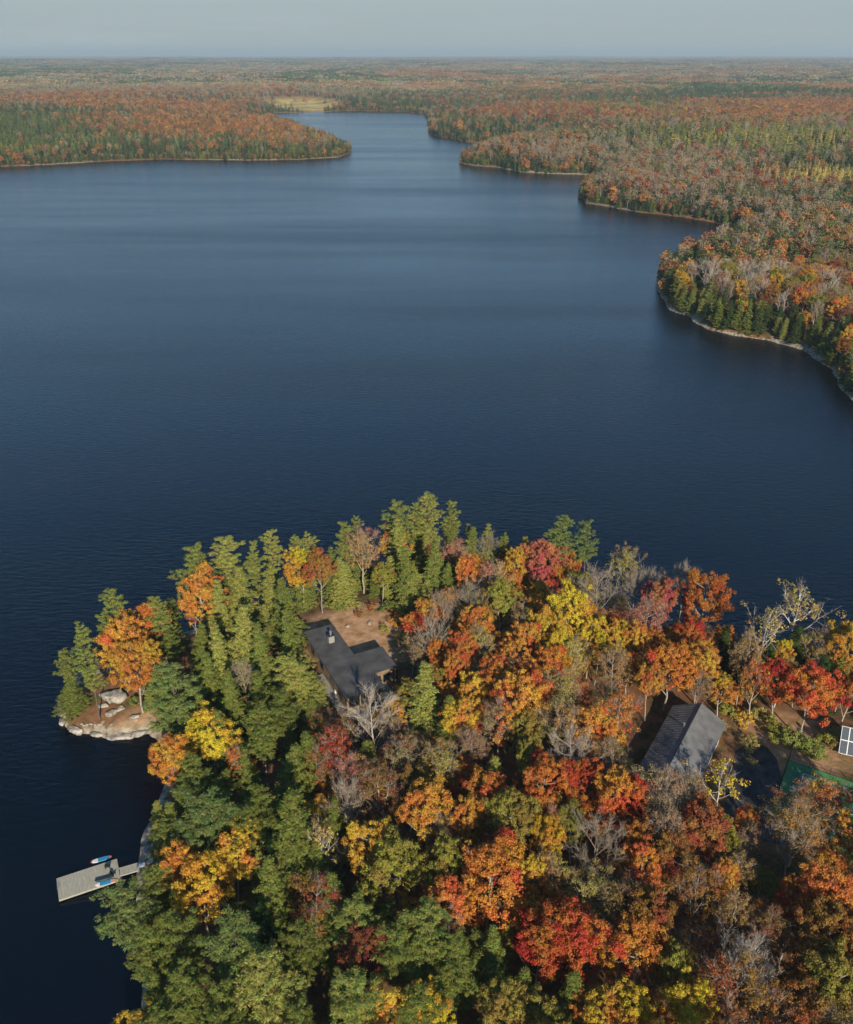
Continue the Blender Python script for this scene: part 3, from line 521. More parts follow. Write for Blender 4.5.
# ------------------------------------------------------------ individual trees on the near headland across the water
n0=len(TREES); cand=[]
rg=np.random.default_rng(77)
xs_=rg.uniform(120,330,9000); ys_=rg.uniform(330,560,9000); sdc=sdist(xs_,ys_); pc=proj(xs_,ys_,8.0)
okk=(sdc>1.5)&(pc[0]>652)&(pc[0]<880)&(pc[1]>225)
occn=[]
for x,y,s_,p_,q_ in sorted(zip(xs_[okk],ys_[okk],sdc[okk],pc[0][okk],pc[1][okk]),key=lambda t:t[1]):
    if len(TREES)-n0>=170 or len(occn)>900: break
    rr=4.0 if s_<14 else 6.4
    if any((x-a)**2+(y-b)**2<rr*rr for a,b in occn): continue
    occn.append((x,y)); u=rng.random()
    if s_<13:
        if u<.5: add_tree('cedar_column',x,y,rng.uniform(3.2,4.6),rng.uniform(8,13),rng.choice(['yg','lg','g','yg']),area='headland')
        elif u<.85: add_tree('cedar',x,y,rng.uniform(5,6.4),rng.uniform(11,16),rng.choice(['g','dg','lg']),area='headland')
        else: add_tree('maple',x,y,rng.uniform(6,8),rng.uniform(10,13),rng.choice(['ol','oy','rb']),area='headland')
    else:
        if u<.30: add_tree('bare',x,y,rng.uniform(6,8),rng.uniform(14,18),'w' if rng.random()<.6 else 'gy',area='headland')
        elif u<.62: add_tree('sparse',x,y,rng.uniform(7,9),rng.uniform(14,17),rng.choice(['ty','t','rb','o']),area='headland')
        elif u<.9: add_tree('maple',x,y,rng.uniform(7,10),rng.uniform(13,16),rng.choice(['o','oy','rb','ro','ol']),area='headland')
        else: add_tree('cedar',x,y,rng.uniform(5,6.4),rng.uniform(12,16),rng.choice(['g','dg']),area='headland')
HEAD=np.array(occn)
print('headland trees',len(TREES)-n0,'y from',HEAD[:,1].min(),HEAD[:,1].max())
# ------------------------------------------------------------ far forest
pc_=D.collections.new('forest_prototypes')
def pre(i,name,t):
    me=t.crown_mesh('far_'+name,M_leafi,M_barki if 'pale' not in name else M_barkw,with_tubes=True); o=D.objects.new('%02d_%s'%(i,name),me); pc_.objects.link(o)
pl=lambda f:(1-f)**.7
k=0
for s in range(4): pre(k,'conifer',conifer(200+s,17,6.5,.08,10,6,pl,.8,7,1.15,.5,.05,.25,.25)); k+=1      #0-3
for s in range(2): pre(k,'column',conifer(210+s,12,4.2,.04,9,6,pcol,.6,8,.95,.45,.3,.2,.15)); k+=1           #4-5
for s in range(5): pre(k,'broad',broad(220+s,15,8.6,.30,52,.85,1,18,lobe=1.15,limbs=6,tube_lv=1)); k+=1      #6-10
for s in range(3): pre(k,'thin_pale',broad(230+s,16,7.5,.35,26,.7,1,14,lobe=1.1,limbs=8,twig=160,tube_lv=2)); k+=1  #11-13
for s in range(2): pre(k,'bare_pale',broad(240+s,16,7,.3,0,.7,limbs=8,twig=320,tube_lv=2)); k+=1           #14-15
def grove(seed,con_):
    t=TB(seed); r=t.r; n=26
    for i in range(n):
        a=r.random()*6.28; q=15*math.sqrt(r.random()); cx,cy_=q*math.cos(a),q*math.sin(a); h=r.uniform(11,18); m=14; rvv=r.random()
        if con_: z=h*(.2+.8*r.random(m)); rad=2.9*(1-z/h*.95)+.2
        else: z=h*(.45+.5*r.random(m)); rad=3.6*np.sqrt(np.clip(1-((z-h*.66)/(h*.36))**2,.05,1))
        b=r.random(m)*6.28; c=np.column_stack([cx+rad*np.cos(b),cy_+rad*np.sin(b),z]); nn=np.column_stack([np.cos(b),np.sin(b),np.full(m,.5)])+r.normal(0,.35,(m,3))
        t.leaves(c,nn,r.normal(size=(m,3)),2.6,2.2,np.full(m,rvv)); t.rv[-1]=np.clip(np.full(m,rvv)+r.normal(0,.1,m),0,1)
    return t
for s in range(3): pre(k,'grove',grove(260+s,False)); k+=1   #16-18
for s in range(3): pre(k,'grove_conifer',grove(270+s,True)); k+=1   #19-21
FP={'rust':(152,106,72),'orange':(176,122,72),'tan':(152,130,98),'grey':(138,128,108),'dg':(66,80,52),'gr':(94,108,60),'yg':(132,134,68),'larch':(200,176,98),'red':(150,80,62)}
names=list(FP); TINT=np.array([lin(*FP[n_]) for n_ in names])
ZW=[(200,120,110,19,dict(rust=9,orange=9)),(110,108,60,6,dict(orange=4)),(25,138,65,20,dict(yg=3,gr=4,dg=1)),(140,152,110,6,dict(gr=3,dg=2)),(60,108,60,10,dict(dg=2,rust=1)),
 (180,85,200,12,dict(grey=2,tan=2,dg=1.5)),(480,92,90,12,dict(rust=4,tan=1)),(440,120,45,16,dict(gr=2,dg=2,rust=1)),(540,118,80,12,dict(rust=3,orange=2,red=1)),(560,133,110,7,dict(dg=4,gr=4)),(520,155,70,9,dict(rust=3,orange=2,tan=1)),
 (610,115,80,7,dict(gr=2,yg=2)),(765,146,95,13,dict(larch=22,yg=7)),(815,178,60,7,dict(larch=14)),(650,140,25,8,dict(larch=2,yg=2)),(800,110,80,9,dict(orange=4,rust=3)),(740,95,130,10,dict(dg=3,gr=1)),(800,88,70,6,dict(rust=2)),
 (700,180,110,20,dict(rust=4,orange=1.5,tan=3,red=1.5)),(640,165,80,10,dict(rust=3,tan=3)),(690,205,90,9,dict(tan=4,gr=2,grey=2)),(740,203,50,6,dict(dg=3)),(790,240,90,40,dict(orange=4,tan=3,rust=2,grey=1)),(830,300,70,45,dict(grey=3,tan=3,gr=1)),(350,100,60,8,dict(dg=1,gr=1,tan=2)),(640,78,300,10,dict(tan=2,rust=2,dg=1.5,grey=1)),(200,68,300,8,dict(grey=3,dg=2,tan=1)),(800,75,100,6,dict(dg=2,grey=1))]
def far_forest(name,label,sel,seed):
    r=np.random.default_rng(seed); PX=[];PY=[];S=[]
    d=300.0
    while d<23000:
        d2=d*1.14; s=max(5.2,5.4*(d/900)**.8) if d>800 else 5.2
        if d>2600: s=max(s,26*(d/2600)**.95) 
        ny_=max(1,int((d2-d)/s)); half=.60*d2+40; nx_=int(2*half/s)
        gx,gy=np.meshgrid(np.linspace(-half,half,nx_),d+(np.arange(ny_)+.5)*(d2-d)/ny_)
        gx=gx+r.uniform(-.48,.48,gx.shape)*s; gy=gy+r.uniform(-.48,.48,gy.shape)*s
        PX.append(gx.ravel()); PY.append(gy.ravel()); S.append(np.full(gx.size,s)); d=d2
    X=np.concatenate(PX);Y=np.concatenate(PY);S=np.concatenate(S)
    m_=40000; a_=r.integers(0,len(LAKE)-1,m_); u_=r.random(m_)[:,None]; segl=np.hypot(*(np.roll(LAKE,-1,0)-LAKE).T); ok_=(LAKE[:,1]>290)&(np.roll(LAKE,-1,0)[:,1]>290); pr_=np.where(ok_,np.minimum(segl,900),0); a_=r.choice(len(LAKE),m_,p=pr_/pr_.sum())
    Q=LAKE[a_]*(1-u_)+np.roll(LAKE,-1,0)[a_]*u_+r.normal(0,6,(m_,2)); sq=sdist(Q[:,0],Q[:,1]); Q=Q[(sq>.6)&(sq<11)]; Q=Q[:6500]
    n_reg=len(X); X=np.concatenate([X,Q[:,0]]); Y=np.concatenate([Y,Q[:,1]]); S=np.concatenate([S,np.full(len(Q),5.)]); low=np.arange(len(X))>=n_reg
    sd=sdist(X,Y); z=ground(X,Y,sd); px_,py_=proj(X,Y,z+8); gpx,gpy=proj(X,Y,0*z)
    keep=(sd>.6)&(px_>-90)&(px_<945)&sel(px_,py_,X,Y)
    md=meadow(gpx,gpy); keep&=(md<.35)|(r.random(len(X))<.02)
    if len(HEAD):
        near=(Y<HEAD[:,1].max()+8)&(X>100)&(Y>300)&keep
        ii=np.where(near)[0]
        dm=np.array([np.min((HEAD[:,0]-X[i])**2+(HEAD[:,1]-Y[i])**2) for i in ii]) if len(ii) else []
        keep[ii[np.asarray(dm)<26]]=False
    X,Y,S,sd,z,px_,py_,low=[a[keep] for a in (X,Y,S,sd,z,px_,py_,low)]; n=len(X); dist=np.hypot(X,Y)
    Wt=np.zeros((n,len(names))); 
    na=fbm(X,Y,420,3,21); nb_=fbm(X,Y,420,3,33); nc=fbm(X,Y,900,2,44)
    base=dict(rust=.4,orange=.2,tan=1.2,grey=.9,dg=1.4,gr=1.8,yg=1.0,red=.03)
    for kk,v in base.items(): Wt[:,names.index(kk)]+=v
    for a,b,rx,ry,dd in ZW:
        gq=np.exp(-(((px_-a)/rx)**2+((py_+4-b)/ry)**2)*1.3)
        for kk,v in dd.items(): Wt[:,names.index(kk)]+=v*gq*3.2
    g1=np.clip((na-.5)*7,-1,1); g2=np.clip((nb_-.5)*7,-1,1)
    for kk in ('dg','gr'): Wt[:,names.index(kk)]*=np.exp(1.5*g1)
    for kk in ('rust','orange'): Wt[:,names.index(kk)]*=np.exp(-1.0*g1+.7*g2)
    for kk in ('grey','tan'): Wt[:,names.index(kk)]*=np.exp(-.9*g2)
    belt=np.clip(1.3-sd/np.maximum(15,dist*.021),0,1)
    B=np.zeros(len(names)); 
    for kk,v in dict(dg=3,gr=4,yg=3,tan=.5,rust=.4,orange=.5).items(): B[names.index(kk)]=v
    Wt=Wt/Wt.sum(1,keepdims=True)*(1-belt[:,None])+B/B.sum()*belt[:,None]
    cum=np.cumsum(Wt,1); pick=(r.random(n)[:,None]*cum[:,-1:]>cum).sum(1)
    col=TINT[pick]*(.72+.5*r.random((n,1)))*(1+r.normal(0,.05,(n,3)))*1.15
    idx=np.zeros(n,int)
    isg=np.isin(pick,[names.index(q) for q in ('dg','gr','yg','larch')])
    idx=np.where(isg,r.integers(0,4,n),r.integers(6,11,n))
    idx=np.where(isg&(sd<22)&(pick!=names.index('dg')),r.integers(4,6,n),idx)
    idx=np.where(pick==names.index('tan'),r.integers(11,14,n),idx); idx=np.where(pick==names.index('grey'),r.integers(14,16,n),idx)
    gv=dist>2600
    idx=np.where(gv,np.where(isg,r.integers(19,22,n),r.integers(16,19,n)),idx)
    hs_=r.uniform(.72,1.12,n)*np.where((X<0)&(dist>900)&(dist<1700),.78,.95); sc=np.column_stack([hs_*r.uniform(.9,1.15,n),hs_,hs_])
    wide=np.where(gv,S/22,np.where(dist>1000,np.clip(S/7.5,.9,1.5),.9))
    sc[:,0]*=wide; sc[:,1]*=wide; sc[:,2]*=np.where(dist>1000,1.05,1); sc[belt>.4,2]*=.85; ls=pick==names.index('larch'); sc[ls]*=.62; lsm=(((px_-815)/75)**2+((py_-172)/13)**2<1); sc[lsm&~ls]*=.55; sc[low]*=r.uniform(.35,.8,(low.sum(),1))
    me=D.meshes.new(name); me.vertices.add(n); me.vertices.foreach_set('co',np.column_stack([X,Y,z-.3]).astype(np.float32).ravel())
    for an,typ,val,kk in (('idx','INT',idx.astype(np.int32),'value'),('rz','FLOAT',(r.random(n)*6.28).astype(np.float32),'value'),('sc','FLOAT_VECTOR',sc.astype(np.float32).ravel(),'vector'),('tint','FLOAT_COLOR',np.column_stack([np.clip(col,0,1),np.ones(n)]).astype(np.float32).ravel(),'color')):
        a=me.attributes.new(an,typ,'POINT'); a.data.foreach_set(kk,val)
    o=link(name,me); md_=o.modifiers.new('trees','NODES'); g=D.node_groups.new('scatter','GeometryNodeTree'); md_.node_group=g
    g.interface.new_socket('Geometry',in_out='INPUT',socket_type='NodeSocketGeometry'); g.interface.new_socket('Geometry',in_out='OUTPUT',socket_type='NodeSocketGeometry')
    gi=g.nodes.new('NodeGroupInput'); go=g.nodes.new('NodeGroupOutput'); ci=g.nodes.new('GeometryNodeCollectionInfo'); ci.inputs['Collection'].default_value=pc_; ci.inputs['Separate Children'].default_value=True; ci.inputs['Reset Children'].default_value=True
    ip=g.nodes.new('GeometryNodeInstanceOnPoints'); ip.inputs['Pick Instance'].default_value=True
    def na_(t,nm): x=g.nodes.new('GeometryNodeInputNamedAttribute'); x.data_type=t; x.inputs['Name'].default_value=nm; return [s_ for s_ in x.outputs if s_.enabled][0]
    K=g.links.new; K(gi.outputs[0],ip.inputs['Points']); K(ci.outputs[0],ip.inputs['Instance']); K(na_('INT','idx'),ip.inputs['Instance Index']); K(na_('FLOAT_VECTOR','sc'),ip.inputs['Scale'])
    cx=g.nodes.new('ShaderNodeCombineXYZ'); K(na_('FLOAT','rz'),cx.inputs[2]); er=g.nodes.new('FunctionNodeEulerToRotation'); K(cx.outputs[0],er.inputs[0]); K(er.outputs[0],ip.inputs['Rotation'])
    K(ip.outputs[0],go.inputs[0]); print(name,n)
    tag(o,label,'forest',kind='stuff'); return o
far_forest('forest','orange and green autumn forest covering the low point of land across the lake',lambda a,b,X,Y:(X<-0.07*Y)&(Y<1900)&(X<0),301)
far_forest('forest','rust, tan and green woods along the wooded bays beyond the near headland',lambda a,b,X,Y:(X>=-0.07*Y)&(Y<1900),302)
far_forest('forest','hazy distant woodland stretching flat to the horizon',lambda a,b,X,Y:(Y>=1900),303)
# ------------------------------------------------------------ cabin
M_roof=noisy('charcoal_roofing',(.060,.057,.053),(.11,.105,.098),scale=.45,rough=.75,spec=.25,bump=.05)
M_roof2=noisy('garage_roofing',(.125,.122,.115),(.19,.187,.18),scale=.6,rough=.5,spec=.5,bump=.04)
M_wood=noisy('stained_wood',(.20,.135,.08),(.34,.25,.16),scale=2,stretch=(1,1,6),rough=.7,bump=.1)
M_deck=noisy('weathered_boards',(.22,.20,.17),(.36,.33,.28),scale=2.5,stretch=(.6,5,1),rough=.8,bump=.1)
M_dock=noisy('dock_boards',(.34,.315,.24),(.48,.45,.36),scale=2.5,stretch=(5,.5,1),rough=.8,bump=.1)
M_dark=noisy('dark_metal',(.02,.02,.022),(.04,.04,.042),scale=3,rough=.4,spec=.5)
M_white=noisy('white_paint',(.70,.70,.68),(.80,.80,.78),scale=3,rough=.5)
M_grey=noisy('galvanised',(.30,.31,.31),(.42,.43,.43),scale=3,rough=.45,metal=.5)
M_gran=noisy('granite',(.17,.145,.115),(.50,.46,.39),scale=1.3,rough=.9,bump=.6,c3=(.34,.30,.24))
M_conc=noisy('stone_block',(.26,.25,.23),(.38,.36,.33),scale=2,rough=.9,bump=.2)
m,n,o_=newmat('window_glass'); b=N(n,'ShaderNodeBsdfPrincipled'); b.inputs['Base Color'].default_value=(.02,.025,.03,1); b.inputs['Roughness'].default_value=.05; n.links.new(b.outputs[0],o_.inputs[0]); M_glass=m
TH=.46; CB=4.55; cab=empty('cabin',(-24.24,144.23,CB),TH)
tag(cab,'dark flat-roofed L-shaped cabin in a clearing among the pines','cabin')
Lp=[(0,0),(6.16,0),(6.16,11.27),(11.96,11.27),(11.96,18.02),(7.51,18.02),(7.51,22.51),(0,22.51)]
ZR=9.0-CB
MB().prism([(u,-v) for u,v in Lp][::-1],ZR-.32,ZR).build('roof',M_roof,cab)
ins=[(.55,.55),(5.6,.55),(5.6,11.85),(11.4,11.85),(11.4,17.2),(6.9,17.2),(6.9,21.3),(.55,21.3)]
MB().prism([(u,-v) for u,v in ins][::-1],-1.5,ZR-.32).build('wall',M_wood,cab)
# eaves trim, proud of the slab
fb=MB(); n_=len(Lp)
for i in range(n_):
    (u0,v0),(u1,v1)=Lp[i],Lp[(i+1)%n_]
    dx,dy=u1-u0,-(v1-v0); L_=math.hypot(dx,dy); ox,oy=-dy/L_*.0,dx/L_*.0
    fb.tube((u0,-v0,ZR-.12),(u1,-v1,ZR-.12),.06,.06,4)
fb.build('eaves_trim',M_dark,cab)
ch=P2W(331,640,9.4); dxy=np.array([ch[0]+24.24,ch[1]-144.23]); cu=dxy[0]*math.cos(TH)+dxy[1]*math.sin(TH); cv=-dxy[0]*math.sin(TH)+dxy[1]*math.cos(TH)
c_=MB().box(cu-.55,cu+.55,cv-.45,cv+.45,ZR-.1,ZR+1.5).build('chimney',M_conc,cab)
MB().box(cu-.62,cu+.62,cv-.52,cv+.52,ZR+1.5,ZR+1.62).build('chimney_cap',M_dark,c_)
MB().tube((cu,cv,ZR+1.62),(cu,cv,ZR+2.3),.2,.2,8).tube((cu,cv,ZR+2.3),(cu,cv,ZR+2.42),.32,.32,8).build('flue',M_grey,c_)
def window(parent,u0,u1,z0,z1,v=None,u=None,d=-1):
    """window in a wall of constant v (facing the lake side near the camera) or constant u"""
    f=MB(); p=MB(); t=.07
    if v is not None:
        y=-v; f.box(u0,u1,y-.06,y-.005,z0,z0+t).box(u0,u1,y-.06,y-.005,z1-t,z1).box(u0,u0+t,y-.06,y-.005,z0+t,z1-t).box(u1-t,u1,y-.06,y-.005,z0+t,z1-t).box((u0+u1)/2-.03,(u0+u1)/2+.03,y-.06,y-.005,z0+t,z1-t)
        p.box(u0+t,u1-t,y-.03,y-.003,z0+t,z1-t)
    else:
        x=u; a,b=(x-.06,x-.005) if d<0 else (x+.005,x+.06); a2,b2=(x-.03,x-.003) if d<0 else (x+.003,x+.03)
        f.box(a,b,u0,u1,z0,z0+t).box(a,b,u0,u1,z1-t,z1).box(a,b,u0,u0+t,z0+t,z1-t).box(a,b,u1-t,u1,z0+t,z1-t); p.box(a2,b2,u0+t,u1-t,z0+t,z1-t)
    fo=f.build('window_frame',M_dark,parent); p.build('pane',M_glass,fo)
for a,b2 in ((1.0,2.9),(3.3,5.0)): window(cab,a,b2,.9,3.2,v=21.3)
dm=MB().box(5.35,6.45,-21.36,-21.303,0.3,2.6).build('door',M_dark,cab); MB().box(6.25,6.33,-21.42,-21.363,1.3,1.5).build('handle',M_grey,dm)
window(cab,7.6,9.0,1.0,2.6,v=17.2); window(cab,9.5,10.9,1.0,2.6,v=17.2)
for y0 in (-19,-15,-9.5,-4.5): window(cab,y0,y0+1.8,1.2,2.7,u=.55)
window(cab,-20.4,-18.4,1.0,2.8,u=6.9,d=1)
for u_,v_ in ((.3,22.2),(3.9,22.2),(7.2,22.2),(11.7,17.8)): MB().box(u_-.09,u_+.09,-v_-.09,-v_+.09,-.8,ZR-.32).build('post',M_wood,cab)
MB().box(7.75,10.2,-27.5,-17.25,.25,.42).build('deck',M_deck,cab)
MB().box(-1.0,.5,-22.6,-9,.2,.36).build('side_deck',M_deck,cab)
MB().box(.3,7.6,-23.8,-21.4,.05,.2).build('patio',M_deck,cab)
rl=MB()
for v_ in np.arange(18.5,27.5,1.45): rl.box(10.1,10.18,-v_-.04,-v_+.04,.42,1.45)
rl.box(10.08,10.2,-27.5,-18.3,1.45,1.52).build('railing',M_wood,cab)
ub=P2W(337,691.5,5.3); tag(MB().box(ub[0]-.5,ub[0]+.5,ub[1]-.25,ub[1]+.25,4.93,5.75,rot=TH,piv=(ub[0],ub[1])).build('storage_box',M_white,bevel=.04),'small white storage box on the side deck of the dark-roofed cabin','box')
# ------------------------------------------------------------ garage
gth=-.55; GB=3.9; gx0,gy0=47.89,122.02; w_,Lg,hr=4.69,18.83,2.56; he=7.0-GB
gar=empty('garage',(gx0,gy0,GB),gth); tag(gar,'grey gable-roofed garage beside the dark gravel drive, trees all round','garage')
MB().prism([(-w_+.45,-.4),(w_-.45,-.4),(w_-.45,-Lg+.4),(-w_+.45,-Lg+.4)][::-1],-1,he-.12).build('wall',M_wood,gar)
sl_=hr/w_
gb=MB()
for yy in (-.4,-Lg+.4): gb.poly([(-w_+.45,yy,he-.12),(w_-.45,yy,he-.12),(0,yy,he+hr-.35)] if yy<-1 else [(w_-.45,yy,he-.12),(-w_+.45,yy,he-.12),(0,yy,he+hr-.35)])
gb.build('gable',M_wood,gar)
for sg,nm in ((-1,'roof'),(1,'roof')):
    rb=MB(); bq=len(rb.v); th_=.16
    P0=[(0,0,he+hr),(sg*w_,0,he),(sg*w_,-Lg,he),(0,-Lg,he+hr)]
    rb.v+=P0+[(x,y,z-th_) for x,y,z in P0]; F_=[(0,1,2,3),(7,6,5,4),(0,4,5,1),(1,5,6,2),(2,6,7,3),(3,7,4,0)]
    rb.f+=[f if sg<0 else f[::-1] for f in F_]
    ro=rb.build(nm,M_roof2,gar)
    sm=MB()
    for i in range(1,26):
        y=-Lg*i/26; b0=len(sm.v); hh=.035
        sm.v+=[(sg*.15,y-.03,he+hr-.15*sl_+.003),(sg*(w_-.02),y-.03,he+.02*sl_+.003),(sg*(w_-.02),y+.03,he+.02*sl_+.003),(sg*.15,y+.03,he+hr-.15*sl_+.003)]
        sm.v+=[(a,b_,c+hh) for a,b_,c in sm.v[b0:b0+4]]
        sm.f+=[tuple(b0+q for q in f) for f in ((4,5,6,7),(0,1,5,4),(1,2,6,5),(2,3,7,6),(3,0,4,7))]
    sm.build('roof_ribs',M_roof2,ro)
MB().tube((0,.02,he+hr+.03),(0,-Lg-.02,he+hr+.03),.11,.11,6).build('ridge_cap',M_dark,gar)
v0=-6.9; MB().tube((-.9,v0,he+hr-1.0),(-.9,v0,he+hr+.05),.11,.11,8).tube((-.9,v0,he+hr+.05),(-.9,v0,he+hr+.15),.2,.2,8).build('vent_pipe',M_grey,gar)
for y0 in (-4.6,-8.6):
    d_=MB().box(w_-.448,w_-.40,y0,y0+2.9,0.05,2.45).build('garage_door',M_white,gar); MB().box(w_-.395,w_-.36,y0+1.35,y0+1.6,.7,.78).build('handle',M_dark,d_)
lm=MB().box(w_-.44,w_-.25,-9.3,-9.1,2.55,2.8).build('wall_lamp',M_white,gar)
window(gar,-2.6,-.6,1.0,2.2,v=Lg-.4); dd_=MB().box(.6,1.6,-Lg+.4-.06,-Lg+.4-.003,.0,2.1).build('door',M_dark,gar); MB().box(1.42,1.5,-Lg+.25,-Lg+.337,1.0,1.1).build('handle',M_grey,dd_)
# ------------------------------------------------------------ drive and court
M_drive=noisy('gravel_drive',(.035,.033,.032),(.085,.078,.07),scale=.8,rough=.95,bump=.3)
dv=[]; 
cen=[(57.5,117.5,1.2),(56,115,3.0),(54.5,110,4.2),(52.5,104,4.6),(50,97,4.3),(47,90,2.6),(44,82,2.2),(42,72,2.2),(40,60,2.2)]
dvv=[];ff=[]
for i,(x,y,hw) in enumerate(cen):
    a=cen[max(0,i-1)]; b_=cen[min(len(cen)-1,i+1)]; d0=np.array([b_[0]-a[0],b_[1]-a[1]],float); d0/=np.linalg.norm(d0); pn=np.array([-d0[1],d0[0]])
    for k2 in range(7):
        q=np.array([x,y])+pn*hw*(k2/3-1)*(1+.12*math.sin(i*2.1+k2)); dvv.append((q[0],q[1],gz(*q)+.10))
for i in range(len(cen)-1):
    for k2 in range(6): a=i*7+k2; ff.append([a,a+1,a+8,a+7])
tag(link('drive',mesh_np('drive',dvv,[np.array(ff)],[M_drive],smooth=True)),kind='structure')
uu=np.array([math.cos(-.54),math.sin(-.54)]); vv=np.array([math.sin(-.54),-math.cos(-.54)]); CZ=4.42
M_court=noisy('court_green',(.035,.14,.07),(.05,.18,.09),scale=.7,rough=.8); M_court2=noisy('court_border',(.06,.20,.07),(.085,.25,.09),scale=.7,rough=.8)
ct=empty('tennis_court',(60.9,113.6,CZ),-.54); tag(ct,'green tennis court with white lines beside the dark drive','tennis court')
MB().box(0,35,-17,0,-.4,0.0).build('apron',M_court2,ct); MB().box(1.2,33,-15.6,-1.1,-.05,.004+.0).build('playing_surface',M_court,ct)
ln=MB(); z0,z1=.002,.009
for v_ in (2.1,13.07,3.47,11.7): ln.box(2.9,26.67,-v_-.04,-v_+.04,z0,z1)
for u_ in (2.9,26.67): ln.box(u_-.05,u_+.05,-13.03,-2.14,z1-.004,z1+.003)
for u_ in (8.39,21.19): ln.box(u_-.04,u_+.04,-11.66,-3.51,z1-.004,z1+.003)
ln.box(8.43,21.15,-7.62,-7.54,z1-.004,z1+.003); ln.build('court_lines',M_white,ct)
nt_=empty('tennis_net',(60.9,113.6,CZ),-.54); tag(nt_,'low dark net strung across the green tennis court','net')
nn=MB(); 
for k2 in range(10): nn.box(14.78,14.80,-13.5,-1.7,.1+.09*k2,.115+.09*k2)
nn.build('mesh_panel',M_dark,nt_); MB().box(14.76,14.82,-13.5,-1.7,1.0,1.07).build('headband',M_white,nt_)
for y in (-13.55,-1.65): MB().tube((14.79,y,0),(14.79,y,1.1),.05,.05,8).build('post',M_dark,nt_)
fe=empty('court_fence',(60.9,113.6,CZ),-.54); tag(fe,'dark wire fence with slim posts round the green tennis court','fence')
M_fence=noisy('green_black_fence',(.012,.02,.016),(.02,.03,.024),scale=3,rough=.6)
def seg(a,b,h=2.4):
    L_=math.hypot(b[0]-a[0],b[1]-a[1]); k3=int(L_/3); 
    for i in range(k3+1):
        t_=i/k3; x=a[0]+(b[0]-a[0])*t_; y=a[1]+(b[1]-a[1])*t_; MB().tube((x,y,-.1),(x,y,h),.05,.05,6).build('post',M_fence,fe)
    q=MB()
    for z in (.1,h*.5,h-.04): q.tube((*a,z),(*b,z),.02,.02,4)
    k4=int(L_/.16)
    for i in range(k4):
        t_=i/k4; q.tube((a[0]+(b[0]-a[0])*t_,a[1]+(b[1]-a[1])*t_,.1),(a[0]+(b[0]-a[0])*t_,a[1]+(b[1]-a[1])*t_,h-.05),.006,.006,3)
    q.build('wire_panel',M_fence,fe)
seg((.15,-.15),(.15,-9.2)); seg((.15,-.15),(13,-.15),1.4)
# ------------------------------------------------------------ solar array
m,n,o_=newmat('solar_cells'); K=n.links.new; b=N(n,'ShaderNodeBsdfPrincipled'); b.inputs['Roughness'].default_value=.35
tcn=N(n,'ShaderNodeTexCoord'); br=N(n,'ShaderNodeTexBrick'); br.offset=0; br.inputs['Scale'].default_value=1; br.inputs['Brick Width'].default_value=.16; br.inputs['Row Height'].default_value=.16; br.inputs['Mortar Size'].default_value=.006
br.inputs['Color1'].default_value=(.035,.045,.06,1); br.inputs['Color2'].default_value=(.04,.05,.068,1); br.inputs['Mortar'].default_value=(.16,.17,.18,1); K(tcn.outputs['Object'],br.inputs[0]); K(br.outputs[0],b.inputs['Base Color']); K(b.outputs[0],o_.inputs[0]); M_cell=m
bl=P2W(838.5,753,5.2); sa=empty('solar_array',(bl[0],bl[1],5.2),-.37); tag(sa,'dark ground-mounted solar panels in white frames by the tennis court','solar panels')
tl=R(48)
for i in range(5):
    for j in range(2):
        def T(a,b_,c): return (a, b_*math.cos(tl)-c*math.sin(tl), b_*math.sin(tl)+c*math.cos(tl))
        x0,x1,y0,y1=i*1.25,i*1.25+1.25,j*2.3,j*2.3+2.3
        def bx(x0,x1,y0,y1,z0,z1,mb):
            b0=len(mb.v); mb.v+=[T(x,y,z) for z in (z0,z1) for x,y in ((x0,y0),(x1,y0),(x1,y1),(x0,y1))]; mb.f+=[tuple(b0+i_ for i_ in q) for q in ((3,2,1,0),(4,5,6,7),(0,1,5,4),(1,2,6,5),(2,3,7,6),(3,0,4,7))]; return mb
        pn=bx(x0+.07,x1-.07,y0+.07,y1-.07,.0,.03,MB()).build('panel',M_cell,sa)
        fr=MB(); bx(x0,x0+.07,y0,y1,0,.05,fr); bx(x1-.07,x1,y0,y1,0,.05,fr); bx(x0+.07,x1-.07,y0,y0+.07,0,.05,fr); bx(x0+.07,x1-.07,y1-.07,y1,0,.05,fr); fr.build('panel_frame',M_white,pn)
for x in (.6,5.6):
    for yb in (1.0,3.8): MB().tube((x,yb*math.cos(tl),-1.2),(x,yb*math.cos(tl),yb*math.sin(tl)-.05),.06,.06,6).build('leg',M_grey,sa)
# ------------------------------------------------------------ dock
DT=math.atan2(3.6,7.7); dk=empty('swimming_dock',(-50.45,92.55,0),DT); tag(dk,'weathered grey wooden swimming dock reaching out into the dark water','dock')
bd=MB()
nb=58
for i in range(nb): x=-4.28+8.56*i/nb; bd.box(x,x+8.56/nb-.012,-2.05,2.05,.52,.57)
bd.build('deck_boards',M_dock,dk)
MB().box(-4.30,4.30,-2.11,-2.053,.26,.56).box(-4.30,4.30,2.053,2.11,.26,.56).box(-4.36,-4.303,-2.11,2.11,.26,.56).box(4.303,4.36,-2.11,2.11,.26,.56).box(-4.25,4.25,-.1,.1,.26,.515).build('frame',M_dock,dk)
for x in (-3.3,0,3.3):
    for y in (-1.5,1.5): MB().tube((x-.8,y,.08),(x+.8,y,.08),.3,.3,10).build('float',M_dark,dk)
MB().tube((-4.2,.35,.57),(-4.2,.35,1.15),.025,.025,6).tube((-4.2,-.25,.57),(-4.2,-.25,1.15),.025,.025,6).tube((-4.2,.35,1.15),(-4.45,.35,.9),.025,.025,6).tube((-4.2,-.25,1.15),(-4.45,-.25,.9),.025,.025,6).build('ladder',M_grey,dk)
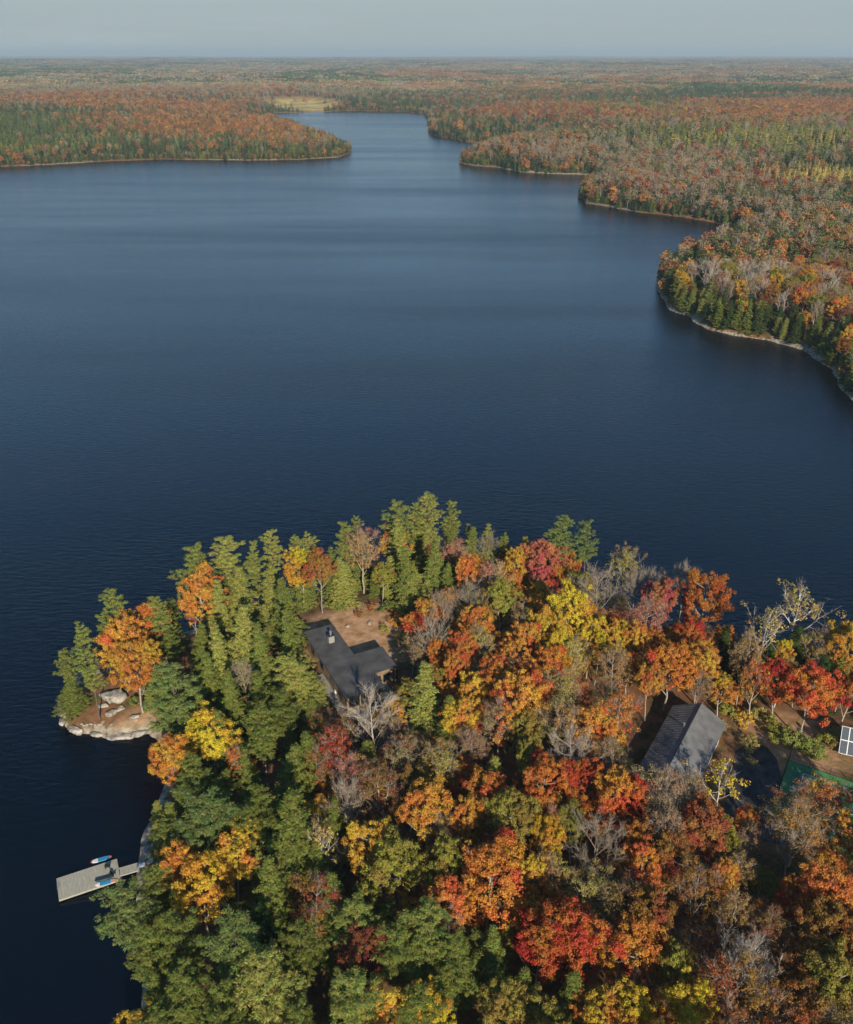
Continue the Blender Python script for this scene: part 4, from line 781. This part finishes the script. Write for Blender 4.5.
g0=P2W(120,871.5,.75); g1=P2W(138,866,.8); ga=math.atan2(g1[1]-g0[1],g1[0]-g0[0]); gl=math.hypot(*(g1-g0))
gw=empty('gangway',(g0[0],g0[1],.6),ga); tag(gw,'short slatted wooden gangway joining the dock to the rocky shore','gangway')
sb=MB()
for i in range(22): x=gl*i/22; sb.box(x,x+gl/22-.015,-.72,.72,.05,.09)
sb.build('deck_boards',M_dock,gw); MB().box(-.1,gl+.3,-.78,-.723,-.08,.1).box(-.1,gl+.3,.723,.78,-.08,.1).build('frame',M_dock,gw)
MB().box(gl,gl+1.0,-.55,.55,-.55,.04).build('landing_block',M_white,gw)
def board_mesh(L_,w2,th,col,nm,at,ang,label,keel=0.0):
    t=empty(nm,at,ang); secs=14; 
    def part(x0,x1,pn,mat):
        v=[];f=[]; ns=max(3,int(secs*(x1-x0)/L_)+2)
        for i in range(ns):
            x=x0+(x1-x0)*i/(ns-1); hw=w2*math.sqrt(max(0.0,1-abs(2*x/L_)**2.6))+.012
            for y,z in ((-hw*.8,0),(-hw,th*.5),(-hw*.8,th),(hw*.8,th),(hw,th*.5),(hw*.8,0)): v.append((x,y,z+keel*abs(2*x/L_)**3))
        for i in range(ns-1):
            for k2 in range(6): f.append((i*6+k2,i*6+(k2+1)%6,(i+1)*6+(k2+1)%6,(i+1)*6+k2))
        f.append((0,1,2,3,4,5)[::-1]); f.append(tuple((ns-1)*6+q for q in range(6)))
        me=D.meshes.new(pn); me.from_pydata(v,[],f); me.materials.append(mat); link(pn,me,t)
    for (a,b_,pn,mat) in col: part(a*L_,b_*L_,pn,mat)
    tag(t,label,'paddleboard' if 'paddle' in nm else 'kayak'); return t
mp_=lambda nm,c: noisy(nm,tuple(q*.85 for q in c),c,scale=2,rough=.35)
Mteal=mp_('board_teal',(.05,.26,.42)); Mpink=mp_('board_red',(.62,.12,.14)); Mwh=mp_('board_white',(.74,.72,.70)); Msal=mp_('board_salmon',(.62,.30,.22))
p0=P2W(90.5,862.3,.12); p1=P2W(111.8,856.2,.12); c=(p0+p1)/2
board_mesh(3.1,.42,.14,((-.5,-.42,'tail',Mpink),(-.42,-.15,'deck_pad',Mwh),(-.15,.40,'body',Mteal),(.40,.5,'nose',Mpink)),'paddleboard',(c[0],c[1],.03),math.atan2(*(p1-p0)[::-1]),'blue and white paddleboard with red tips beside the dock, on its far edge')
p0=P2W(95.7,885.4,.6); p1=P2W(116.2,880.0,.6); c=(p0+p1)/2
board_mesh(3.1,.42,.14,((-.5,-.28,'tail',Mwh),(-.28,.22,'body',Mteal),(.22,.5,'nose',Msal)),'paddleboard',(c[0],c[1],.575),math.atan2(*(p1-p0)[::-1]),'teal paddleboard with salmon nose lying on the dock beside the dark kayak')
p0=P2W(96.9,880.5,.7); p1=P2W(111.5,876.4,.7); c=(p0+p1)/2
kx=board_mesh(2.7,.34,.26,((-.5,.5,'hull',mp_('kayak_dark',(.02,.045,.055))),),'kayak',(c[0],c[1],.578),math.atan2(*(p1-p0)[::-1]),'dark kayak lying on the dock boards next to the teal board',keel=.12)
MB().prism([(.5*math.cos(a)*1.0,.2*math.sin(a)) for a in np.arange(12)*math.pi/6],.262,.28).build('cockpit',M_dark,kx)
def chair(x,y,z,rz,label):
    t=empty('deck_chair',(x,y,z),rz); tag(t,label,'chair','dark chairs on the dock')
    s=MB()
    for i in range(5): s.box(-.27,.27,-.28+.11*i,-.19+.11*i,.36-.02*i,.385-.02*i)
    s.build('seat',M_fence,t)
    b=MB()
    for i in range(5):
        x0=-.27+.11*i; b.v+=[(x0,.22,.26),(x0+.1,.22,.26),(x0+.1,.52,.98),(x0,.52,.98),(x0,.245,.25),(x0+.1,.245,.25),(x0+.1,.545,.97),(x0,.545,.97)]; q=len(b.v)-8
        b.f+=[tuple(q+j for j in f) for f in ((0,1,2,3),(7,6,5,4),(0,4,5,1),(1,5,6,2),(2,6,7,3),(3,7,4,0))]
    b.build('backrest',M_fence,t)
    for sx in (-1,1):
        MB().box(sx*.34-.06,sx*.34+.06,-.36,.36,.52,.545).build('armrest',M_fence,t)
        MB().box(sx*.31-.03,sx*.31+.03,-.34,-.26,0,.52).build('leg',M_fence,t); MB().box(sx*.31-.03,sx*.31+.03,.2,.3,0,.52).build('leg',M_fence,t)
q=P2W(107.5,866,.9); chair(q[0],q[1],.572,DT+2.9,'dark slatted chair on the dock beside the floating paddleboard')
q=P2W(112,874,.9); chair(q[0],q[1],.572,DT+2.5,'dark slatted chair on the dock nearest the gangway')
# ------------------------------------------------------------ boulders
def boulder(px_,py_,sx,sy,sz,label,seed,name='boulder',rz=0,grp=None,sink=.35):
    x,y=P2W(px_,py_,1.2); z=max(gz(x,y),-.3); x,y=P2W(px_,py_,z+sz*.3); z=max(gz(x,y),-.35)
    r=np.random.default_rng(seed); nu,nv=26,15; v=[];f=[]
    for j in range(nv):
        ph=math.pi*j/(nv-1)
        for i in range(nu):
            a=2*math.pi*i/nu; v.append([math.sin(ph)*math.cos(a),math.sin(ph)*math.sin(a),math.cos(ph)])
    v=np.array(v); v=np.sign(v)*np.abs(v)**.8
    for k2 in range(11):
        nrm=unit(r.normal(size=3)*[1,1,1.2]); dd=v@nrm; lim=.50+.28*r.random(); v-=np.maximum(dd-lim,0)[:,None]*nrm
    v*=1+(fbm(v[:,0]*3+seed*7,v[:,1]*3+v[:,2]*4,1,3,seed)[:,None]-.5)*.35
    for j in range(nv-1):
        for i in range(nu): f.append([j*nu+i,(j+1)*nu+i,(j+1)*nu+(i+1)%nu,j*nu+(i+1)%nu])
    v=v*[sx/2,sy/2,sz/2]
    o=link(name,mesh_np(name,v,[np.array(f)],[M_gran])); o.location=(x,y,z+sz*(.5-sink)); o.rotation_euler[2]=rz
    tag(o,label,'rock',grp); return o
boulder(112,693,5.6,4.6,2.4,'large pale flat-topped boulder on the bare tip under the orange maple',1,rz=.3)
boulder(104,704,2.4,1.2,1.2,'dark shadowed boulder left of the large flat boulder on the tip',2)
boulder(112,711,2.8,1.7,1.3,'middle-sized pale boulder just below the large flat-topped one',3,rz=.7)
boulder(120,708,1.8,1.3,1.1,'small round boulder touching the middle-sized pale one',4)
boulder(134,716,2.2,1.4,1.0,'lone low boulder in the leaf litter under the blue green pine',5,rz=.5)
boulder(137,735,4.6,2.0,1.3,'long pale ledge rock at the waterline, eastern end of the tip',6,rz=.15,sink=.4)
boulder(118,738,5.4,2.0,1.2,'long low ledge rock at the middle of the tip waterline',7,rz=.05,sink=.4)
boulder(97,735,2.8,1.5,1.0,'short ledge rock at the tip waterline beneath the scattered white stones',8,sink=.4)
boulder(76,731,3.2,1.8,1.2,'grey ledge rock at the water below the low spreading pine',9,rz=-.5,sink=.4)
boulder(62,722,2.4,1.8,1.3,'outermost grey rock where the tip meets open water',10,rz=-.8,sink=.4)
for i,(a,b_) in enumerate(((82,724),(87,725.5),(91,724),(95,725),(99,724),(85,729))): boulder(a,b_,.55+.1*(i%3),.45,.45,['westernmost','second','third','fourth','easternmost','lowest'][i]+' small white stone in the row scattered on the rocky tip',20+i,name='stone',grp='scattered white stones on the tip')
boulder(150,832,1.7,2.4,1.3,'upright pale rock on the shore above the gangway',30)
boulder(147,851,2.0,2.8,1.2,'big buff shore rock beside the gangway end',31,rz=.2)
boulder(152,859,1.5,1.5,.9,'bluish shadowed rock behind the buff shore rock',32)
boulder(155,842,1.3,1.6,1.2,'brown rock between the shore rocks and the pines',33)
boulder(161,850,1.6,1.4,1.0,'small grey rock furthest inland behind the shore rocks',34)
boulder(132,886,1.5,.9,.7,'small pale rock in the water below the gangway',35,sink=.45)
boulder(157,818,.5,.5,.5,'tiny white stone standing in the cove water',36,name='stone')
boulder(149,861,1.2,1.0,.8,'rust-edged small rock at the landing of the gangway',37)
boulder(347.5,626,1.3,.8,.8,'pale stone on the bare clearing nearest the cabin corner',40,name='stone')
boulder(369.6,623,1.1,.9,1.0,'round white stone on the clearing under the pale trunk',41,name='stone')
boulder(374,712,1.3,.9,.8,'pale stone below the patio of the cabin',42,name='stone')
boulder(391,723,1.3,1.0,.9,'pinkish pale stone at the foot of the white bare tree',43,name='stone')
boulder(612,770,1.4,1.0,1.0,'grey stone in the undergrowth by the garage corner',44,name='stone')
# low shrubs
SH=[(798,742,3.4,'yg'),(806,746,3.2,'lg'),(787,738,3.6,'yg'),(816,752,3.0,'lg'),(779,732,3.2,'ol'),(770,722,3.4,'ol'),(762,712,3.2,'ty'),(745,715,3.0,'oy'),(728,707,3.0,'ol'),(735,696,3.2,'oy'),(348,598,2.2,'g'),(396,622,2.6,'o'),(388,606,3.0,'g'),(340,606,2.2,'g'),(100,722,2.2,'g'),(108,728,2.0,'g'),(752,757,1.5,'ty'),(750,740,2.6,'ty'),(722,722,2.4,'t'),(405,640,3,'ol'),(410,655,3,'rb'),(398,612,2.4,'ro'),(360,735,2.6,'rb'),(325,720,3,'rb'),(318,735,3,'br'),(335,730,2.6,'rb'),(133,690,2.2,'g'),(835,735,3,'yg'),(826,742,3,'ol'),(372,606,2,'rb'),(358,612,1.6,'rb'),(384,628,1.8,'ol'),(404,628,2,'rb')]
for a,b_,w2,ck in SH:
    x,y=P2W(a,b_,5.5); add_tree('shrub',x,y,w2,w2*.8,ck)
# ------------------------------------------------------------ haze
def haze():
    m,n,o=newmat('air'); v=N(n,'ShaderNodeVolumePrincipled'); v.inputs['Color'].default_value=(.76,.90,.93,1); v.inputs['Density'].default_value=HZD; v.inputs['Anisotropy'].default_value=.1
    n.links.new(v.outputs[0],o.inputs['Volume'])
    b=MB().box(-32000,32000,-4000,38000,-9,190).build('haze',m); tag(b,'pale blue air haze over the lake and far forest','haze',kind='stuff')
HZD=.00009
haze()
# ------------------------------------------------------------ labels
LM=[('the cabin',-18,134),('the garage',43,113),('the dock',-47,93),('the rocky tip',-48,122),('the tennis court',66,108),('the solar panels',73,116),('the clearing',-13,156),
 ('the dark cove',-38,112),('the gravel drive',52,98),('the twin shore pines',35,174),('the crimson shore maple',22,164),('the bottom edge',10,62),('the forked shore birch',68,148)]
ORD=['nearest','second','third','fourth','fifth','sixth','seventh','eighth','ninth','tenth','eleventh','twelfth','thirteenth','fourteenth','fifteenth','sixteenth','seventeenth','eighteenth','nineteenth','twentieth']+['twenty-'+q for q in ('first','second','third','fourth','fifth','sixth','seventh','eighth','ninth')]+['thirtieth']+['thirty-'+q for q in ('first','second','third','fourth','fifth','sixth')]
def sizeword(t):
    k=t['kind']; w=t['w']; h=t['h']
    if k in('pine','cedar'): return 'tall' if h>17.5 else ('short' if h<12.5 else 'middling')
    if k=='shrub': return 'low'
    return 'broad' if w>8.6 else ('small' if w<5.8 else 'middling')
def make_labels():
    from collections import defaultdict
    g=defaultdict(list)
    for t in TREES:
        if t['area']=='point':
            ds=sorted((math.hypot(t['x']-a,t['y']-b),nm,a,b) for nm,a,b in LM); d1=ds[0]
            best=min(ds[1:],key=lambda q:(q[0]+d1[0])/max(1,math.hypot(q[2]-d1[2],q[3]-d1[3])))
            t['l1'],t['l2'],t['d']=d1[1],best[1],d1[0]
        else:
            s=float(sdist([t['x']],[t['y']])[0]); t['l1']='the headland shore' ; t['l2']='waterside' if s<13 else 'inland'; t['d']=math.hypot(t['x'],t['y'])
        cn=CN.get(t['ck'],'') if t['kind']!='bare' else ('white' if t['ck']=='w' else 'grey')
        t['desc']='%s %s %s'%(sizeword(t),cn,KN[t['kind']][1]); g[(t['desc'],t['l1'],t['l2'])].append(t)
    used=set()
    for (desc,l1,l2),l in g.items():
        l.sort(key=lambda t:t['d'])
        for i,t in enumerate(l):
            o=t['o']
            if t['area']=='point':
                pre='' if len(l)==1 else ORD[min(i,len(ORD)-1)]+' '
                s='%s%s between %s and %s'%(pre,desc,l1,l2)
                if len(l)>1: s='%s%s from %s towards %s'%(pre,desc,l1,l2)
                grp=KN[t['kind']][2]
            else:
                s='%s%s %s on the headland across the water'%('' if len(l)==1 else (ORD[min(i,len(ORD)-1)]+' '),desc,'at the waterside' if l2=='waterside' else 'inland')
                grp=KN[t['kind']][2].replace('the point','the headland across the water')
            if s in used:
                s+=' still further on'
            used.add(s)
            tag(o,' '.join(s.split()),'tree' if t['kind']!='shrub' else 'shrub',grp)
make_labels()
